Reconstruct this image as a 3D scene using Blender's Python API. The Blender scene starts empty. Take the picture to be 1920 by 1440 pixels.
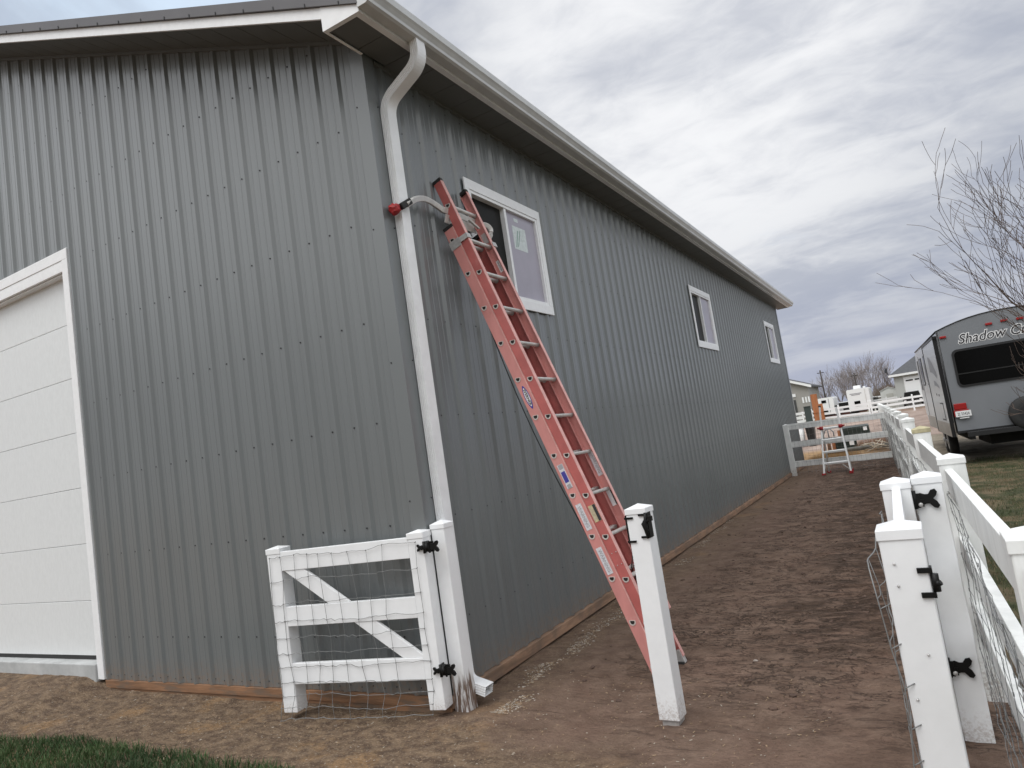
import bpy, bmesh, math, random
from mathutils import Vector, Matrix, noise
random.seed(7)
S=bpy.context.scene
C=S.collection
PI=math.pi
# ------------------------------------------------------------------ camera
cam=bpy.data.cameras.new('camera'); camo=bpy.data.objects.new('camera',cam); C.objects.link(camo)
RM=[[0.85463355,-0.17693097,-0.48815666],[0.49757423,0.01037921,0.8673593],[-0.14839604,-0.98416853,0.09690671]]
M=Matrix([[r[0],-r[1],-r[2]] for r in RM]).to_4x4(); M.translation=Vector((3.0997,-3.9703,1.58))
camo.matrix_world=M
cam.sensor_width=36; cam.lens=1310.546/1920*36; cam.clip_start=.05; cam.clip_end=8000
S.camera=camo
S.render.resolution_x=1024; S.render.resolution_y=768
# ------------------------------------------------------------------ light and exposure
S.view_settings.view_transform='Standard'; S.view_settings.look='None'; S.view_settings.gamma=1
S.view_settings.exposure=0.25
SUN_EL,SUN_AZ=58,205     # degrees, azimuth clockwise from +Y
sd=Vector((math.sin(math.radians(SUN_AZ))*math.cos(math.radians(SUN_EL)),math.cos(math.radians(SUN_AZ))*math.cos(math.radians(SUN_EL)),math.sin(math.radians(SUN_EL))))
sl=bpy.data.lights.new('sun','SUN'); sl.energy=1.1; sl.angle=math.radians(35); sl.color=(1,.97,.93)
so=bpy.data.objects.new('sun',sl); C.objects.link(so); so.rotation_euler=(-sd).to_track_quat('-Z','Y').to_euler()
W=bpy.data.worlds.new('World'); S.world=W; W.use_nodes=True
def world():
    n=W.node_tree.nodes; l=W.node_tree.links; n.clear()
    out=n.new('ShaderNodeOutputWorld'); bg=n.new('ShaderNodeBackground'); bg.inputs[1].default_value=.1
    l.new(bg.outputs[0],out.inputs[0])
    sky=n.new('ShaderNodeTexSky'); sky.sky_type='NISHITA'; sky.sun_disc=False
    sky.sun_elevation=math.radians(SUN_EL); sky.sun_rotation=math.radians(SUN_AZ)
    tc=n.new('ShaderNodeTexCoord'); sep=n.new('ShaderNodeSeparateXYZ'); l.new(tc.outputs['Generated'],sep.inputs[0])
    def mth(op,a,b=None,c=None,cl=False):
        m=n.new('ShaderNodeMath'); m.operation=op; m.use_clamp=cl
        for i,v in enumerate((a,b,c)):
            if v is None: continue
            if isinstance(v,(int,float)): m.inputs[i].default_value=v
            else: l.new(v,m.inputs[i])
        return m.outputs[0]
    z=mth('MAXIMUM',sep.outputs[2],0)
    zz=mth('ADD',z,.20)
    u=mth('DIVIDE',sep.outputs[0],zz); v=mth('DIVIDE',sep.outputs[1],zz)
    cmb=n.new('ShaderNodeCombineXYZ'); l.new(u,cmb.inputs[0]); l.new(v,cmb.inputs[1])
    def nz(sc,det,rough,off,stretch=(1,1,1),dist=0.):
        mp=n.new('ShaderNodeMapping'); mp.inputs['Location'].default_value=off; mp.inputs['Scale'].default_value=stretch
        l.new(cmb.outputs[0],mp.inputs[0])
        t=n.new('ShaderNodeTexNoise'); t.inputs['Scale'].default_value=sc; t.inputs['Detail'].default_value=det
        t.inputs['Roughness'].default_value=rough; t.inputs['Distortion'].default_value=dist
        l.new(mp.outputs[0],t.inputs['Vector']); return t.outputs['Fac']
    def mr(x,a,b,c=0,d=1,smooth=True):
        m=n.new('ShaderNodeMapRange'); m.inputs[1].default_value=a; m.inputs[2].default_value=b
        m.inputs[3].default_value=c; m.inputs[4].default_value=d
        if smooth: m.interpolation_type='SMOOTHSTEP'
        l.new(x,m.inputs[0]); return m.outputs[0]
    def mix(f,a,b):
        m=n.new('ShaderNodeMix'); m.data_type='RGBA'
        if isinstance(f,(int,float)): m.inputs[0].default_value=f
        else: l.new(f,m.inputs[0])
        for i,s in ((6,a),(7,b)):
            if isinstance(s,tuple): m.inputs[i].default_value=(*s,1)
            else: l.new(s,m.inputs[i])
        return m.outputs[2]
    big=nz(.75,4,.52,(3.1,1.7,0),(1,1.1,1),.4)
    mid=nz(2.1,6,.54,(8.2,4.4,2),(.85,1.25,1),.5)
    fine=nz(7.5,6,.6,(1,9,5),(.9,1.2,1),.6)
    d=mth('ADD',mth('MULTIPLY',big,.40),mth('ADD',mth('MULTIPLY',mid,.42),mth('MULTIPLY',fine,.18)))
    k=mr(d,.39,.59)
    dark=(3.3,3.6,4.35); lite=(5.1,5.3,5.65)
    col=mix(k,dark,lite)
    # thin places where blue shows through
    hole=mr(nz(1.3,5,.55,(5.5,2.2,7),(1,1.2,1),.4),.60,.74,0,.35)
    skb=n.new('ShaderNodeMix'); skb.data_type='RGBA'; skb.blend_type='MULTIPLY'; skb.inputs[0].default_value=1
    l.new(sky.outputs[0],skb.inputs[6]); skb.inputs[7].default_value=(1.,1.,1.,1)
    col=mix(hole,col,skb.outputs[2])
    # the sun behind the clouds
    def dotd(v3):
        vv=n.new('ShaderNodeVectorMath'); vv.operation='DOT_PRODUCT'; vv.inputs[1].default_value=v3
        nn=n.new('ShaderNodeVectorMath'); nn.operation='NORMALIZE'; l.new(tc.outputs['Generated'],nn.inputs[0]); l.new(nn.outputs[0],vv.inputs[0])
        return vv.outputs['Value']
    g=mr(dotd((-.16681,.8706,.46286)),.86,1.0,0,1)
    g2=mth('MULTIPLY',mth('POWER',g,2.2),mr(d,.36,.56,.35,1))
    col=mix(mth('MULTIPLY',g2,.85),col,(8.3,8.35,8.5))
    # clearer blue sky to the upper left, bright and thin
    b=mr(dotd((-.66,.49,.56)),.955,.995,0,.65)
    b=mth('MULTIPLY',b,mr(mid,.36,.5,.55,1))
    col=mix(b,col,(6.4,8.0,9.8))
    # bluish-grey bands low down
    low=mr(sep.outputs[2],.0,.20,1,0)
    band=mr(nz(1.6,5,.6,(2,5,1),(.25,1.2,1),.2),.42,.60)
    lowc=mix(band,(3.0,3.3,4.5),(4.4,4.6,5.4))
    col=mix(mth('MULTIPLY',low,.75),col,lowc)
    # brighter overhead and behind the camera
    br=mth('ADD',mr(sep.outputs[2],.55,.95,0,1.5),mr(sep.outputs[1],.1,-.6,0,1.15))
    br=mth('ADD',br,mr(sep.outputs[0],.45,.95,0,.9))
    col=mix(mth('MULTIPLY',br,.7,cl=True),col,(5.2,5.3,5.38))
    sc=n.new('ShaderNodeVectorMath'); sc.operation='SCALE'; l.new(col,sc.inputs[0]); hz=mth('MULTIPLY',mr(sep.outputs[1],.15,-.3,0,.7),mr(sep.outputs[2],.12,.34,1,0))
    l.new(mth('MULTIPLY',mth('ADD',br,1.0),mth('SUBTRACT',1.0,hz)),sc.inputs[3])
    l.new(sc.outputs[0],bg.inputs[0])
world()
# ------------------------------------------------------------------ helpers
def tag(o,label=None,cat=None,group=None,kind=None):
    if label: o['label']=label
    if cat: o['category']=cat
    if group: o['group']=group
    if kind: o['kind']=kind
    return o
def thing(name,label,cat,loc=(0,0,0),rotz=0,group=None):
    o=bpy.data.objects.new(name,None); C.objects.link(o); o.location=loc; o.rotation_euler=(0,0,rotz)
    o.empty_display_size=.1
    return tag(o,label,cat,group)
class MB:
    def __init__(s): s.v=[]; s.f=[]; s.m=[]; s.sm=[]
    def face(s,idx,m=0,smooth=False): s.f.append(tuple(idx)); s.m.append(m); s.sm.append(smooth)
    def poly(s,pts,m=0):
        n=len(s.v); s.v+= [tuple(p) for p in pts]; s.face(range(n,n+len(pts)),m)
    def hexa(s,p,m=0):   # 8 pts: bottom 4 ccw, top 4 ccw
        n=len(s.v); s.v+=[tuple(q) for q in p]
        for q in ((3,2,1,0),(4,5,6,7),(0,1,5,4),(1,2,6,5),(2,3,7,6),(3,0,4,7)): s.face([n+i for i in q],m)
    def box(s,x0,y0,z0,x1,y1,z1,m=0):
        s.hexa([(x0,y0,z0),(x1,y0,z0),(x1,y1,z0),(x0,y1,z0),(x0,y0,z1),(x1,y0,z1),(x1,y1,z1),(x0,y1,z1)],m)
    def bar(s,a,b,w,h,up=(0,0,1),m=0):  # rectangular bar from a to b
        a=Vector(a); b=Vector(b); d=(b-a).normalized(); up=Vector(up)
        sx=d.cross(up).normalized(); u=sx.cross(d).normalized()
        P=[]
        for q in (a,b):
            P.append([q-sx*w/2-u*h/2,q+sx*w/2-u*h/2,q+sx*w/2+u*h/2,q-sx*w/2+u*h/2])
        n=len(s.v); s.v+=[tuple(q) for q in P[0]+P[1]]
        for q in ((0,3,2,1),(4,5,6,7),(0,1,5,4),(1,2,6,5),(2,3,7,6),(3,0,4,7)): s.face([n+i for i in q][::-1],m)
    def tube(s,pts,r,n=8,m=0,cap=True,smooth=True):
        pts=[Vector(p) for p in pts]; rs=r if isinstance(r,(list,tuple)) else [r]*len(pts)
        base=len(s.v); ref=None
        for i,p in enumerate(pts):
            d=(pts[min(i+1,len(pts)-1)]-pts[max(i-1,0)])
            if d.length<1e-9: d=Vector((0,0,1))
            d.normalize()
            if ref is None: ref=d.orthogonal().normalized()
            ref=(ref-d*ref.dot(d))
            if ref.length<1e-6: ref=d.orthogonal()
            ref.normalize(); b=d.cross(ref)
            for k in range(n):
                a=2*PI*k/n; s.v.append(tuple(p+(ref*math.cos(a)+b*math.sin(a))*rs[i]))
        for i in range(len(pts)-1):
            for k in range(n):
                k2=(k+1)%n; s.face((base+i*n+k,base+i*n+k2,base+(i+1)*n+k2,base+(i+1)*n+k),m,smooth)
        if cap and n>2:
            s.face([base+k for k in range(n)][::-1],m); s.face([base+(len(pts)-1)*n+k for k in range(n)],m)
    def sweep(s,prof,path,m=0,closed=True,cap=True,smooth=False):
        # prof: list of callables/point offsets per path station: path=[(origin,U,V)], prof=[(u,v)]
        n=len(prof); base=len(s.v)
        for o,U,V in path:
            o=Vector(o);U=Vector(U);V=Vector(V)
            for a,b in prof: s.v.append(tuple(o+U*a+V*b))
        R=n if closed else n-1
        for i in range(len(path)-1):
            for k in range(R):
                k2=(k+1)%n; s.face((base+i*n+k,base+i*n+k2,base+(i+1)*n+k2,base+(i+1)*n+k),m,smooth)
        if cap and closed:
            s.face([base+k for k in range(n)][::-1],m); s.face([base+(len(path)-1)*n+k for k in range(n)],m)
    def disc(s,c,nrm,r,n=20,m=0,squash=None):
        c=Vector(c); nrm=Vector(nrm).normalized(); a=nrm.orthogonal().normalized(); b=nrm.cross(a)
        s.poly([c+a*math.cos(2*PI*k/n)*r+b*math.sin(2*PI*k/n)*r for k in range(n)],m)
    def cyl(s,a,b,r,n=20,m=0): s.tube([a,b],r,n,m,True,True)
    def build(s,name,mat,parent=None,bevel=0,seg=2,xf=None):
        me=bpy.data.meshes.new(name)
        V=[xf@Vector(v) for v in s.v] if xf is not None else s.v
        me.from_pydata(V,[],s.f); mats=mat if isinstance(mat,(list,tuple)) else [mat]
        for q in mats: me.materials.append(q)
        me.polygons.foreach_set('material_index',s.m); me.polygons.foreach_set('use_smooth',s.sm)
        bm=bmesh.new(); bm.from_mesh(me); bmesh.ops.recalc_face_normals(bm,faces=bm.faces[:]); bm.to_mesh(me); bm.free()
        me.update()
        o=bpy.data.objects.new(name,me); C.objects.link(o)
        if parent: o.parent=parent
        if bevel:
            bv=o.modifiers.new('bevel','BEVEL'); bv.width=bevel; bv.segments=seg; bv.limit_method='ANGLE'; bv.angle_limit=math.radians(40)
            bv.harden_normals=False
        return o
def raw(name,v,f,mat,parent=None,smooth=False,mi=None):
    me=bpy.data.meshes.new(name); me.from_pydata(v,[],f)
    for q in (mat if isinstance(mat,(list,tuple)) else [mat]): me.materials.append(q)
    if mi: me.polygons.foreach_set('material_index',mi)
    if smooth: me.polygons.foreach_set('use_smooth',[True]*len(f))
    me.update(); o=bpy.data.objects.new(name,me); C.objects.link(o)
    if parent: o.parent=parent
    return o
# frame: local (a,b,c) -> world, used for signs and lettering
def frame(o,ax,ay):
    ax=Vector(ax).normalized(); ay=Vector(ay); ay=(ay-ax*ay.dot(ax)).normalized(); az=ax.cross(ay)
    m=Matrix((ax,ay,az)).transposed().to_4x4(); m.translation=Vector(o); return m
def text(name,body,size,mat,xf,parent=None,ext=.0015,shear=0,sx=1,off=0,align='CENTER'):
    cu=bpy.data.curves.new(name,'FONT'); cu.body=body; cu.size=size; cu.extrude=ext; cu.shear=shear
    cu.align_x=align; cu.align_y='CENTER'; cu.offset=off; cu.resolution_u=3
    t=bpy.data.objects.new(name+'_tmp',cu); C.objects.link(t)
    dg=bpy.context.evaluated_depsgraph_get(); me=bpy.data.meshes.new_from_object(t.evaluated_get(dg))
    bpy.data.objects.remove(t); bpy.data.curves.remove(cu)
    me.transform(xf@Matrix.Diagonal((sx,1,1,1))); me.materials.clear(); me.materials.append(mat)
    me.name=name; o=bpy.data.objects.new(name,me); C.objects.link(o)
    if parent: o.parent=parent
    return o
# ------------------------------------------------------------------ materials
def mat(name,col,rough=.5,metal=0,var=0,vscale=4,bump=0,bscale=60,spec=.5,stretch=(1,1,1),col2=None,vdet=5,lo=.35,hi=.65,coat=0):
    m=bpy.data.materials.new(name); m.use_nodes=True; n=m.node_tree.nodes; l=m.node_tree.links
    p=n['Principled BSDF']; p.inputs['Base Color'].default_value=(*col,1); p.inputs['Roughness'].default_value=rough
    p.inputs['Metallic'].default_value=metal; p.inputs['Specular IOR Level'].default_value=spec; p.inputs['Coat Weight'].default_value=coat
    tc=n.new('ShaderNodeTexCoord'); mp=n.new('ShaderNodeMapping'); mp.inputs['Scale'].default_value=stretch
    l.new(tc.outputs['Object'],mp.inputs[0]); p.inputs['Coat Roughness'].default_value=.22
    if var or col2:
        t=n.new('ShaderNodeTexNoise'); t.inputs['Scale'].default_value=vscale; t.inputs['Detail'].default_value=vdet; t.inputs['Roughness'].default_value=.6
        l.new(mp.outputs[0],t.inputs['Vector'])
        r=n.new('ShaderNodeMapRange'); r.inputs[1].default_value=lo; r.inputs[2].default_value=hi; l.new(t.outputs['Fac'],r.inputs[0])
        x=n.new('ShaderNodeMix'); x.data_type='RGBA'; l.new(r.outputs[0],x.inputs[0])
        c2=col2 if col2 else tuple(c*(1+var) for c in col)
        c1=col if col2 else tuple(c*(1-var) for c in col)
        x.inputs[6].default_value=(*c1,1); x.inputs[7].default_value=(*c2,1); l.new(x.outputs[2],p.inputs['Base Color'])
    if bump:
        t=n.new('ShaderNodeTexNoise'); t.inputs['Scale'].default_value=bscale; t.inputs['Detail'].default_value=4; l.new(mp.outputs[0],t.inputs['Vector'])
        b=n.new('ShaderNodeBump'); b.inputs['Strength'].default_value=bump; b.inputs['Distance'].default_value=.01; l.new(t.outputs['Fac'],b.inputs['Height']); l.new(b.outputs[0],p.inputs['Normal'])
    return m
def layer(m,mask_fn,col,rough=None):
    """mix another colour over a material by a mask built from object coordinates"""
    n=m.node_tree.nodes; l=m.node_tree.links; p=n['Principled BSDF']
    tc=n.new('ShaderNodeTexCoord'); fac=mask_fn(n,l,tc.outputs['Object'])
    x=n.new('ShaderNodeMix'); x.data_type='RGBA'; l.new(fac,x.inputs[0])
    s=p.inputs['Base Color']
    if s.is_linked: l.new(s.links[0].from_socket,x.inputs[6])
    else: x.inputs[6].default_value=s.default_value
    x.inputs[7].default_value=(*col,1); l.new(x.outputs[2],s)
    if rough is not None:
        q=n.new('ShaderNodeMix'); l.new(fac,q.inputs[0]); q.inputs[2].default_value=p.inputs['Roughness'].default_value; q.inputs[3].default_value=rough; l.new(q.outputs[0],p.inputs['Roughness'])
def _noise(n,l,co,sc,det=5,stretch=(1,1,1),rough=.6,off=(0,0,0),dist=0):
    mp=n.new('ShaderNodeMapping'); mp.inputs['Scale'].default_value=stretch; mp.inputs['Location'].default_value=off; l.new(co,mp.inputs[0])
    t=n.new('ShaderNodeTexNoise'); t.inputs['Scale'].default_value=sc; t.inputs['Detail'].default_value=det; t.inputs['Roughness'].default_value=rough; t.inputs['Distortion'].default_value=dist
    l.new(mp.outputs[0],t.inputs['Vector']); return t.outputs['Fac']
def _mr(n,l,x,a,b,c=0,d=1):
    m=n.new('ShaderNodeMapRange'); m.interpolation_type='SMOOTHSTEP'
    for i,v in zip((1,2,3,4),(a,b,c,d)): m.inputs[i].default_value=v
    l.new(x,m.inputs[0]); return m.outputs[0]
def _m(n,l,op,a,b):
    m=n.new('ShaderNodeMath'); m.operation=op
    for i,v in enumerate((a,b)):
        if isinstance(v,(int,float)): m.inputs[i].default_value=v
        else: l.new(v,m.inputs[i])
    return m.outputs[0]
def _sep(n,l,co):
    s=n.new('ShaderNodeSeparateXYZ'); l.new(co,s.inputs[0]); return s.outputs
def splash(z0,z1,sc=9,amt=1.):
    def fn(n,l,co):
        z=_sep(n,l,co)[2]; a=_mr(n,l,_m(n,l,'ADD',z,_m(n,l,'MULTIPLY',_noise(n,l,co,sc),-.22)),z0,z1,1,0)
        return _m(n,l,'MULTIPLY',a,_mr(n,l,_noise(n,l,co,sc*4,6),.38,.62,.15*amt,amt))
    return fn
M_side=mat('siding_grey',(.146,.158,.161),.34,.0,spec=.4,coat=.75,var=.05,vscale=1.1,bump=.05,bscale=3,stretch=(1,1,.25))
layer(M_side,splash(-.14,.13,7,.7),(.20,.15,.115))
M_white=mat('white_vinyl',(.80,.81,.82),.38,var=.025,vscale=9,bump=.02,bscale=160)
layer(M_white,splash(-.20,-.06,26,.5),(.30,.22,.17),.8)
M_whited=mat('white_vinyl_muddy',(.80,.81,.82),.38,var=.025,vscale=9)
layer(M_whited,lambda n,l,co:_m(n,l,'MULTIPLY',_mr(n,l,_m(n,l,'ADD',_sep(n,l,co)[2],_m(n,l,'MULTIPLY',_noise(n,l,co,30,6,(1,1,.18)),-.38)),-.16,-.02,1,0),_mr(n,l,_noise(n,l,co,60,6,(1,1,.12)),.4,.55,.25,1)),(.15,.10,.075),.8)
M_fence=mat('weathered_vinyl',(.76,.77,.76),.5,var=.07,vscale=14,bump=.03,bscale=120,stretch=(1,1,.3))
layer(M_fence,lambda n,l,co:_mr(n,l,_noise(n,l,co,7,8,(1,1,.2)),.5,.75,0,.35),(.36,.38,.34))
layer(M_fence,splash(-.15,.05,16,.6),(.22,.16,.12),.8)
M_trim=mat('white_trim',(.82,.83,.84),.42,var=.03,vscale=20,bump=.05,bscale=300)
M_gutter=mat('white_gutter',(.80,.81,.82),.35,var=.05,vscale=6,bump=.02,bscale=60)
M_gut=mat('eave_gutter_metal',(.54,.55,.55),.33,var=.06,vscale=6)
M_soffit=mat('grey_soffit',(.12,.125,.12),.5,var=.05,vscale=3)
M_roof=mat('dark_roof_metal',(.075,.07,.075),.4,var=.1,vscale=3)
M_door=mat('white_steel_door',(.70,.72,.725),.4,var=.03,vscale=40,bump=.09,bscale=220,stretch=(1,1,.4))
M_screw=mat('screw_head',(.02,.02,.022),.5)
M_board=mat('treated_board',(.22,.115,.06),.75,var=.3,vscale=6,bump=.3,bscale=30,stretch=(.3,.3,3))
layer(M_board,lambda n,l,co:_mr(n,l,_noise(n,l,co,5,7,(.5,.5,3)),.48,.62,0,.8),(.13,.095,.07))
M_boardd=mat('dirty_board',(.27,.165,.105),.8,var=.35,vscale=7,bump=.3,bscale=30,stretch=(.3,.3,3))
layer(M_boardd,lambda n,l,co:_mr(n,l,_noise(n,l,co,3,7),.46,.6,0,.6),(.14,.10,.075))
M_conc=mat('concrete',(.42,.43,.43),.85,var=.12,vscale=5,bump=.2,bscale=80)
M_red=mat('fibreglass_red',(.58,.245,.225),.42,var=.13,vscale=5,bump=.05,bscale=80,stretch=(1,1,.4))
layer(M_red,lambda n,l,co:_mr(n,l,_noise(n,l,co,4.5,8,(1,1,.5)),.58,.72,0,.45),(.34,.13,.10))
layer(M_red,lambda n,l,co:_mr(n,l,_noise(n,l,co,9,6,off=(3,1,2)),.6,.7,0,.35),(.62,.33,.30))
M_redshade=mat('fibreglass_red_shaded',(.43,.115,.105),.4,var=.14,vscale=5)  # more saturated red, with the shade on recessed webs put into the colour
layer(M_redshade,lambda n,l,co:_mr(n,l,_noise(n,l,co,6,7),.56,.7,0,.5),(.52,.22,.20))
M_rededge=mat('fibreglass_edge',(.66,.36,.33),.5,var=.15,vscale=12)
M_alu=mat('aluminium',(.60,.59,.565),.34,.2,var=.12,vscale=12,bump=.05,bscale=90)
M_steel=mat('galvanised_steel',(.50,.49,.48),.42,.4,var=.15,vscale=25)
M_black=mat('black_powder_coat',(.006,.006,.006),.45,spec=.25)
M_rub=mat('black_rubber',(.02,.02,.02),.75)
M_redrub=mat('red_rubber',(.30,.012,.014),.55,var=.25,vscale=40,bump=.4,bscale=60)
M_rope=mat('black_rope',(.015,.017,.017),.8)
M_sock=mat('socket_rim',(.52,.47,.44),.5,var=.2,vscale=40)
M_hole=mat('rung_socket_dark',(.015,.013,.012),.8)
M_lab=mat('pale_label',(.60,.60,.63),.5,var=.15,vscale=60)
M_labw=mat('white_label',(.75,.75,.75),.5)
M_laby=mat('yellowed_label',(.50,.43,.25),.6,var=.2,vscale=50)
M_ink=mat('label_ink',(.03,.03,.035),.5)
M_grey=mat('worn_ink',(.33,.33,.35),.6)
M_blue=mat('label_blue',(.05,.045,.28),.5)
M_glass=mat('window_glass_dark',(.022,.022,.021),.3,spec=.04)
M_glassp=mat('window_screen_lilac',(.36,.34,.405),.3,var=.06,vscale=3,spec=.6)
M_curt=mat('curtain',(.10,.085,.075),.6,var=.5,vscale=3,stretch=(1,6,.5))
def m_stick():
    m=mat('window_sticker',(.60,.66,.66),.5,var=.12,vscale=30); return m
M_stick=m_stick(); M_green=mat('sticker_green',(.18,.32,.27),.5)
M_wire=mat('fence_wire',(.22,.225,.225),.5,.3)
M_lamp=mat('red_lens',(.30,.012,.012),.25)
M_tr_rear=mat('trailer_grey',(.19,.20,.215),.3,var=.06,vscale=1.2,coat=.2)
M_tr_side=mat('trailer_white_side',(.62,.63,.64),.28,var=.05,vscale=1.5,coat=.3)
M_tr_dark=mat('trailer_dark_glass',(.004,.004,.004),.1,spec=.1)
M_tr_blk=mat('trailer_black_trim',(.015,.015,.016),.4)
M_tr_beige=mat('trailer_skirt',(.42,.38,.33),.4,var=.1)
M_tr_under=mat('trailer_underside',(.012,.012,.012),.9)
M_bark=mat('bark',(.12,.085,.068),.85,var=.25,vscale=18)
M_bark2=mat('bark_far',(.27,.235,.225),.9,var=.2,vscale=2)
M_barkr=mat('bark_red',(.17,.075,.06),.9,var=.2,vscale=2)
M_shing=mat('shingle',(.07,.072,.078),.85,var=.15,vscale=3)
M_wallA=mat('house_cream',(.50,.50,.46),.8,var=.05,vscale=1)
M_wallB=mat('house_pale',(.62,.63,.60),.8,var=.05,vscale=1)
M_wallD=mat('house_taupe',(.30,.29,.27),.8,var=.05,vscale=1)
M_far_white=mat('far_white',(.78,.79,.79),.45)
M_cedar=mat('cedar_boards',(.34,.13,.05),.8,var=.2,vscale=2,stretch=(4,4,.3))
M_green_box=mat('utility_green',(.010,.018,.014),.45)
M_dkgreen=mat('dark_green_panel',(.03,.045,.04),.6)
M_weath=mat('weathered_wood_cap',(.42,.38,.24),.8,var=.2,vscale=20)
M_car=mat('black_car',(.012,.012,.013),.2,coat=.6)
M_pipe=mat('concrete_pipe',(.13,.125,.11),.9,var=.2,vscale=6)
# ------------------------------------------------------------------ ground
def fx(y): return 3.20-.05*(y-.6)           # inner face of the right-hand fence
def gz(x,y):
    z=-.105
    if x<-.02 and y<.3: z+= .02*max(0,min(1,(-x-1.5)/3))
    if x<-3.9 and y<.5:
        q=max(0,min(1,(-x-3.95)/.45)); z+=.115*q*q*(3-2*q)*max(0,min(1,(y+1.3)/1.1))
    z-= .03*max(0,min(1,(x-.6)/1.2))*max(0,min(1,(2.6-x)/.8)) if y>0 else 0
    p=Vector((x,y,0))
    z+= .018*noise.noise(p*1.3)+.012*noise.noise(p*4.1+Vector((5,1,0)))
    if x>.25 and y>.6 and x<fx(y)+.1 and y<19:
        a=min(1,(x-.25)/.5)
        # tread marks running across the path, broken up
        t=noise.noise(Vector((x*2.2,y*13,3)))
        z+= a*(.014*t+.012*noise.noise(Vector((x*6,y*26,9)))*max(0,.5+noise.noise(p*1.1)))
        wet=max(0,min(1,(x-(fx(y)-1.15))/.6)); z-= wet*.02; z+= wet*.030*noise.noise(Vector((x*5,y*9,1)))
    else:
        z+= .006*noise.noise(p*11)+.004*noise.noise(p*23)
    if x<-13 or x>12 or y>24: z=-.12
    return z
def ground():
    # one sheet: fine near the path, coarse to the horizon
    xs=[]; x=-5.2
    while x<7.0: xs.append(x); x+=.035 if x<4.6 else .12
    ys=[]; y=-2.6
    while y<20.5:
        ys.append(y); y+=.03 if y<5 else (.05 if y<10 else .09)
    xs=[-3000,-900,-300,-100,-40,-18,-10,-7]+xs+[9,12,18,40,100,300,900,3000]
    ys=[-3000,-600,-100,-30,-10,-5,-3.5]+ys+[21.5,23,26,32,45,70,100,160,300,600,1500,4000]
    nx=len(xs); V=[]
    for yy in ys:
        for xx in xs: V.append((xx,yy,gz(xx,yy)))
    F=[(j*nx+i,j*nx+i+1,(j+1)*nx+i+1,(j+1)*nx+i) for j in range(len(ys)-1) for i in range(nx-1)]
    m=bpy.data.materials.new('ground_dirt'); m.use_nodes=True; n=m.node_tree.nodes; l=m.node_tree.links; p=n['Principled BSDF']
    tc=n.new('ShaderNodeTexCoord'); co=tc.outputs['Object']; s=_sep(n,l,co); X,Y=s[0],s[1]
    def mix(f,a,b):
        x=n.new('ShaderNodeMix'); x.data_type='RGBA'
        if isinstance(f,(int,float)): x.inputs[0].default_value=f
        else: l.new(f,x.inputs[0])
        for i,q in ((6,a),(7,b)):
            if isinstance(q,tuple): x.inputs[i].default_value=(*q,1)
            else: l.new(q,x.inputs[i])
        return x.outputs[2]
    big=_noise(n,l,co,1.4,6); med=_noise(n,l,co,6,7,off=(3,3,0)); fin=_noise(n,l,co,45,5); strk=_noise(n,l,co,3.2,7,(1.,4.2,1),dist=.6)
    path=mix(_mr(n,l,med,.3,.7),(.150,.096,.070),(.235,.16,.12))
    def lines(sc,st,w,off):
        q=_noise(n,l,co,sc,4,st,off=off,dist=.8); q=_m(n,l,'ABSOLUTE',_m(n,l,'SUBTRACT',q,.5),0); return _mr(n,l,q,0,w,1,0)
    ln=_m(n,l,'MULTIPLY',lines(5.0,(1,2.2,1),.026,(2,7,0)),_mr(n,l,_noise(n,l,co,3.1,5,off=(9,1,0)),.38,.52))
    ln2=_m(n,l,'MULTIPLY',lines(10,(1,1.8,1),.04,(5,3,0)),_mr(n,l,_noise(n,l,co,4.4,5,off=(4,6,0)),.47,.60))
    ln=_m(n,l,'MAXIMUM',ln,ln2); ln=_m(n,l,'MULTIPLY',ln,_m(n,l,'MULTIPLY',_mr(n,l,X,.5,1.1),_mr(n,l,_m(n,l,'ADD',Y,_m(n,l,'MULTIPLY',X,.5)),.9,2.0,.15,1)))
    path=mix(_m(n,l,'MULTIPLY',_mr(n,l,strk,.56,.66),.5),path,(.065,.040,.030))
    path=mix(_m(n,l,'MULTIPLY',ln,.9),path,(.035,.022,.016))  # dark lines paint the shade inside tread marks and cracks
    path=mix(_m(n,l,'MULTIPLY',_mr(n,l,big,.5,.62),.35),path,(.225,.14,.105))
    # darker, damp strip beside the fence
    dx=_m(n,l,'ADD',X,_m(n,l,'MULTIPLY',Y,.05)); wet=_m(n,l,'ADD',dx,_m(n,l,'MULTIPLY',_m(n,l,'SUBTRACT',_noise(n,l,co,1.7,6),.5),2.2))
    wetf=_m(n,l,'MULTIPLY',_mr(n,l,wet,1.7,2.5),_mr(n,l,_noise(n,l,co,4,6,(1,2.5,1)),.36,.58,.15,1))
    wetf=_m(n,l,'MULTIPLY',wetf,_mr(n,l,Y,.6,1.8))
    path=mix(_m(n,l,'MULTIPLY',wetf,.85),path,(.055,.034,.023))
    # sandy gravelly soil in front of the gable wall and along the foot of the side wall
    sand=mix(_mr(n,l,_noise(n,l,co,9,8,(1,1.6,1)),.36,.66),(.095,.062,.040),(.27,.19,.12))
    sand=mix(_m(n,l,'MULTIPLY',_mr(n,l,_noise(n,l,co,2.1,5,off=(7,2,0)),.55,.68),.55),sand,(.42,.25,.11))
    sand=mix(_m(n,l,'MULTIPLY',_mr(n,l,_noise(n,l,co,70,3),.54,.66),.75),sand,(.36,.29,.21))
    sand=mix(_m(n,l,'MULTIPLY',_mr(n,l,_noise(n,l,co,34,5,(1,1.5,1),off=(3,9,0)),.54,.66),.6),sand,(.075,.05,.035))
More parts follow.
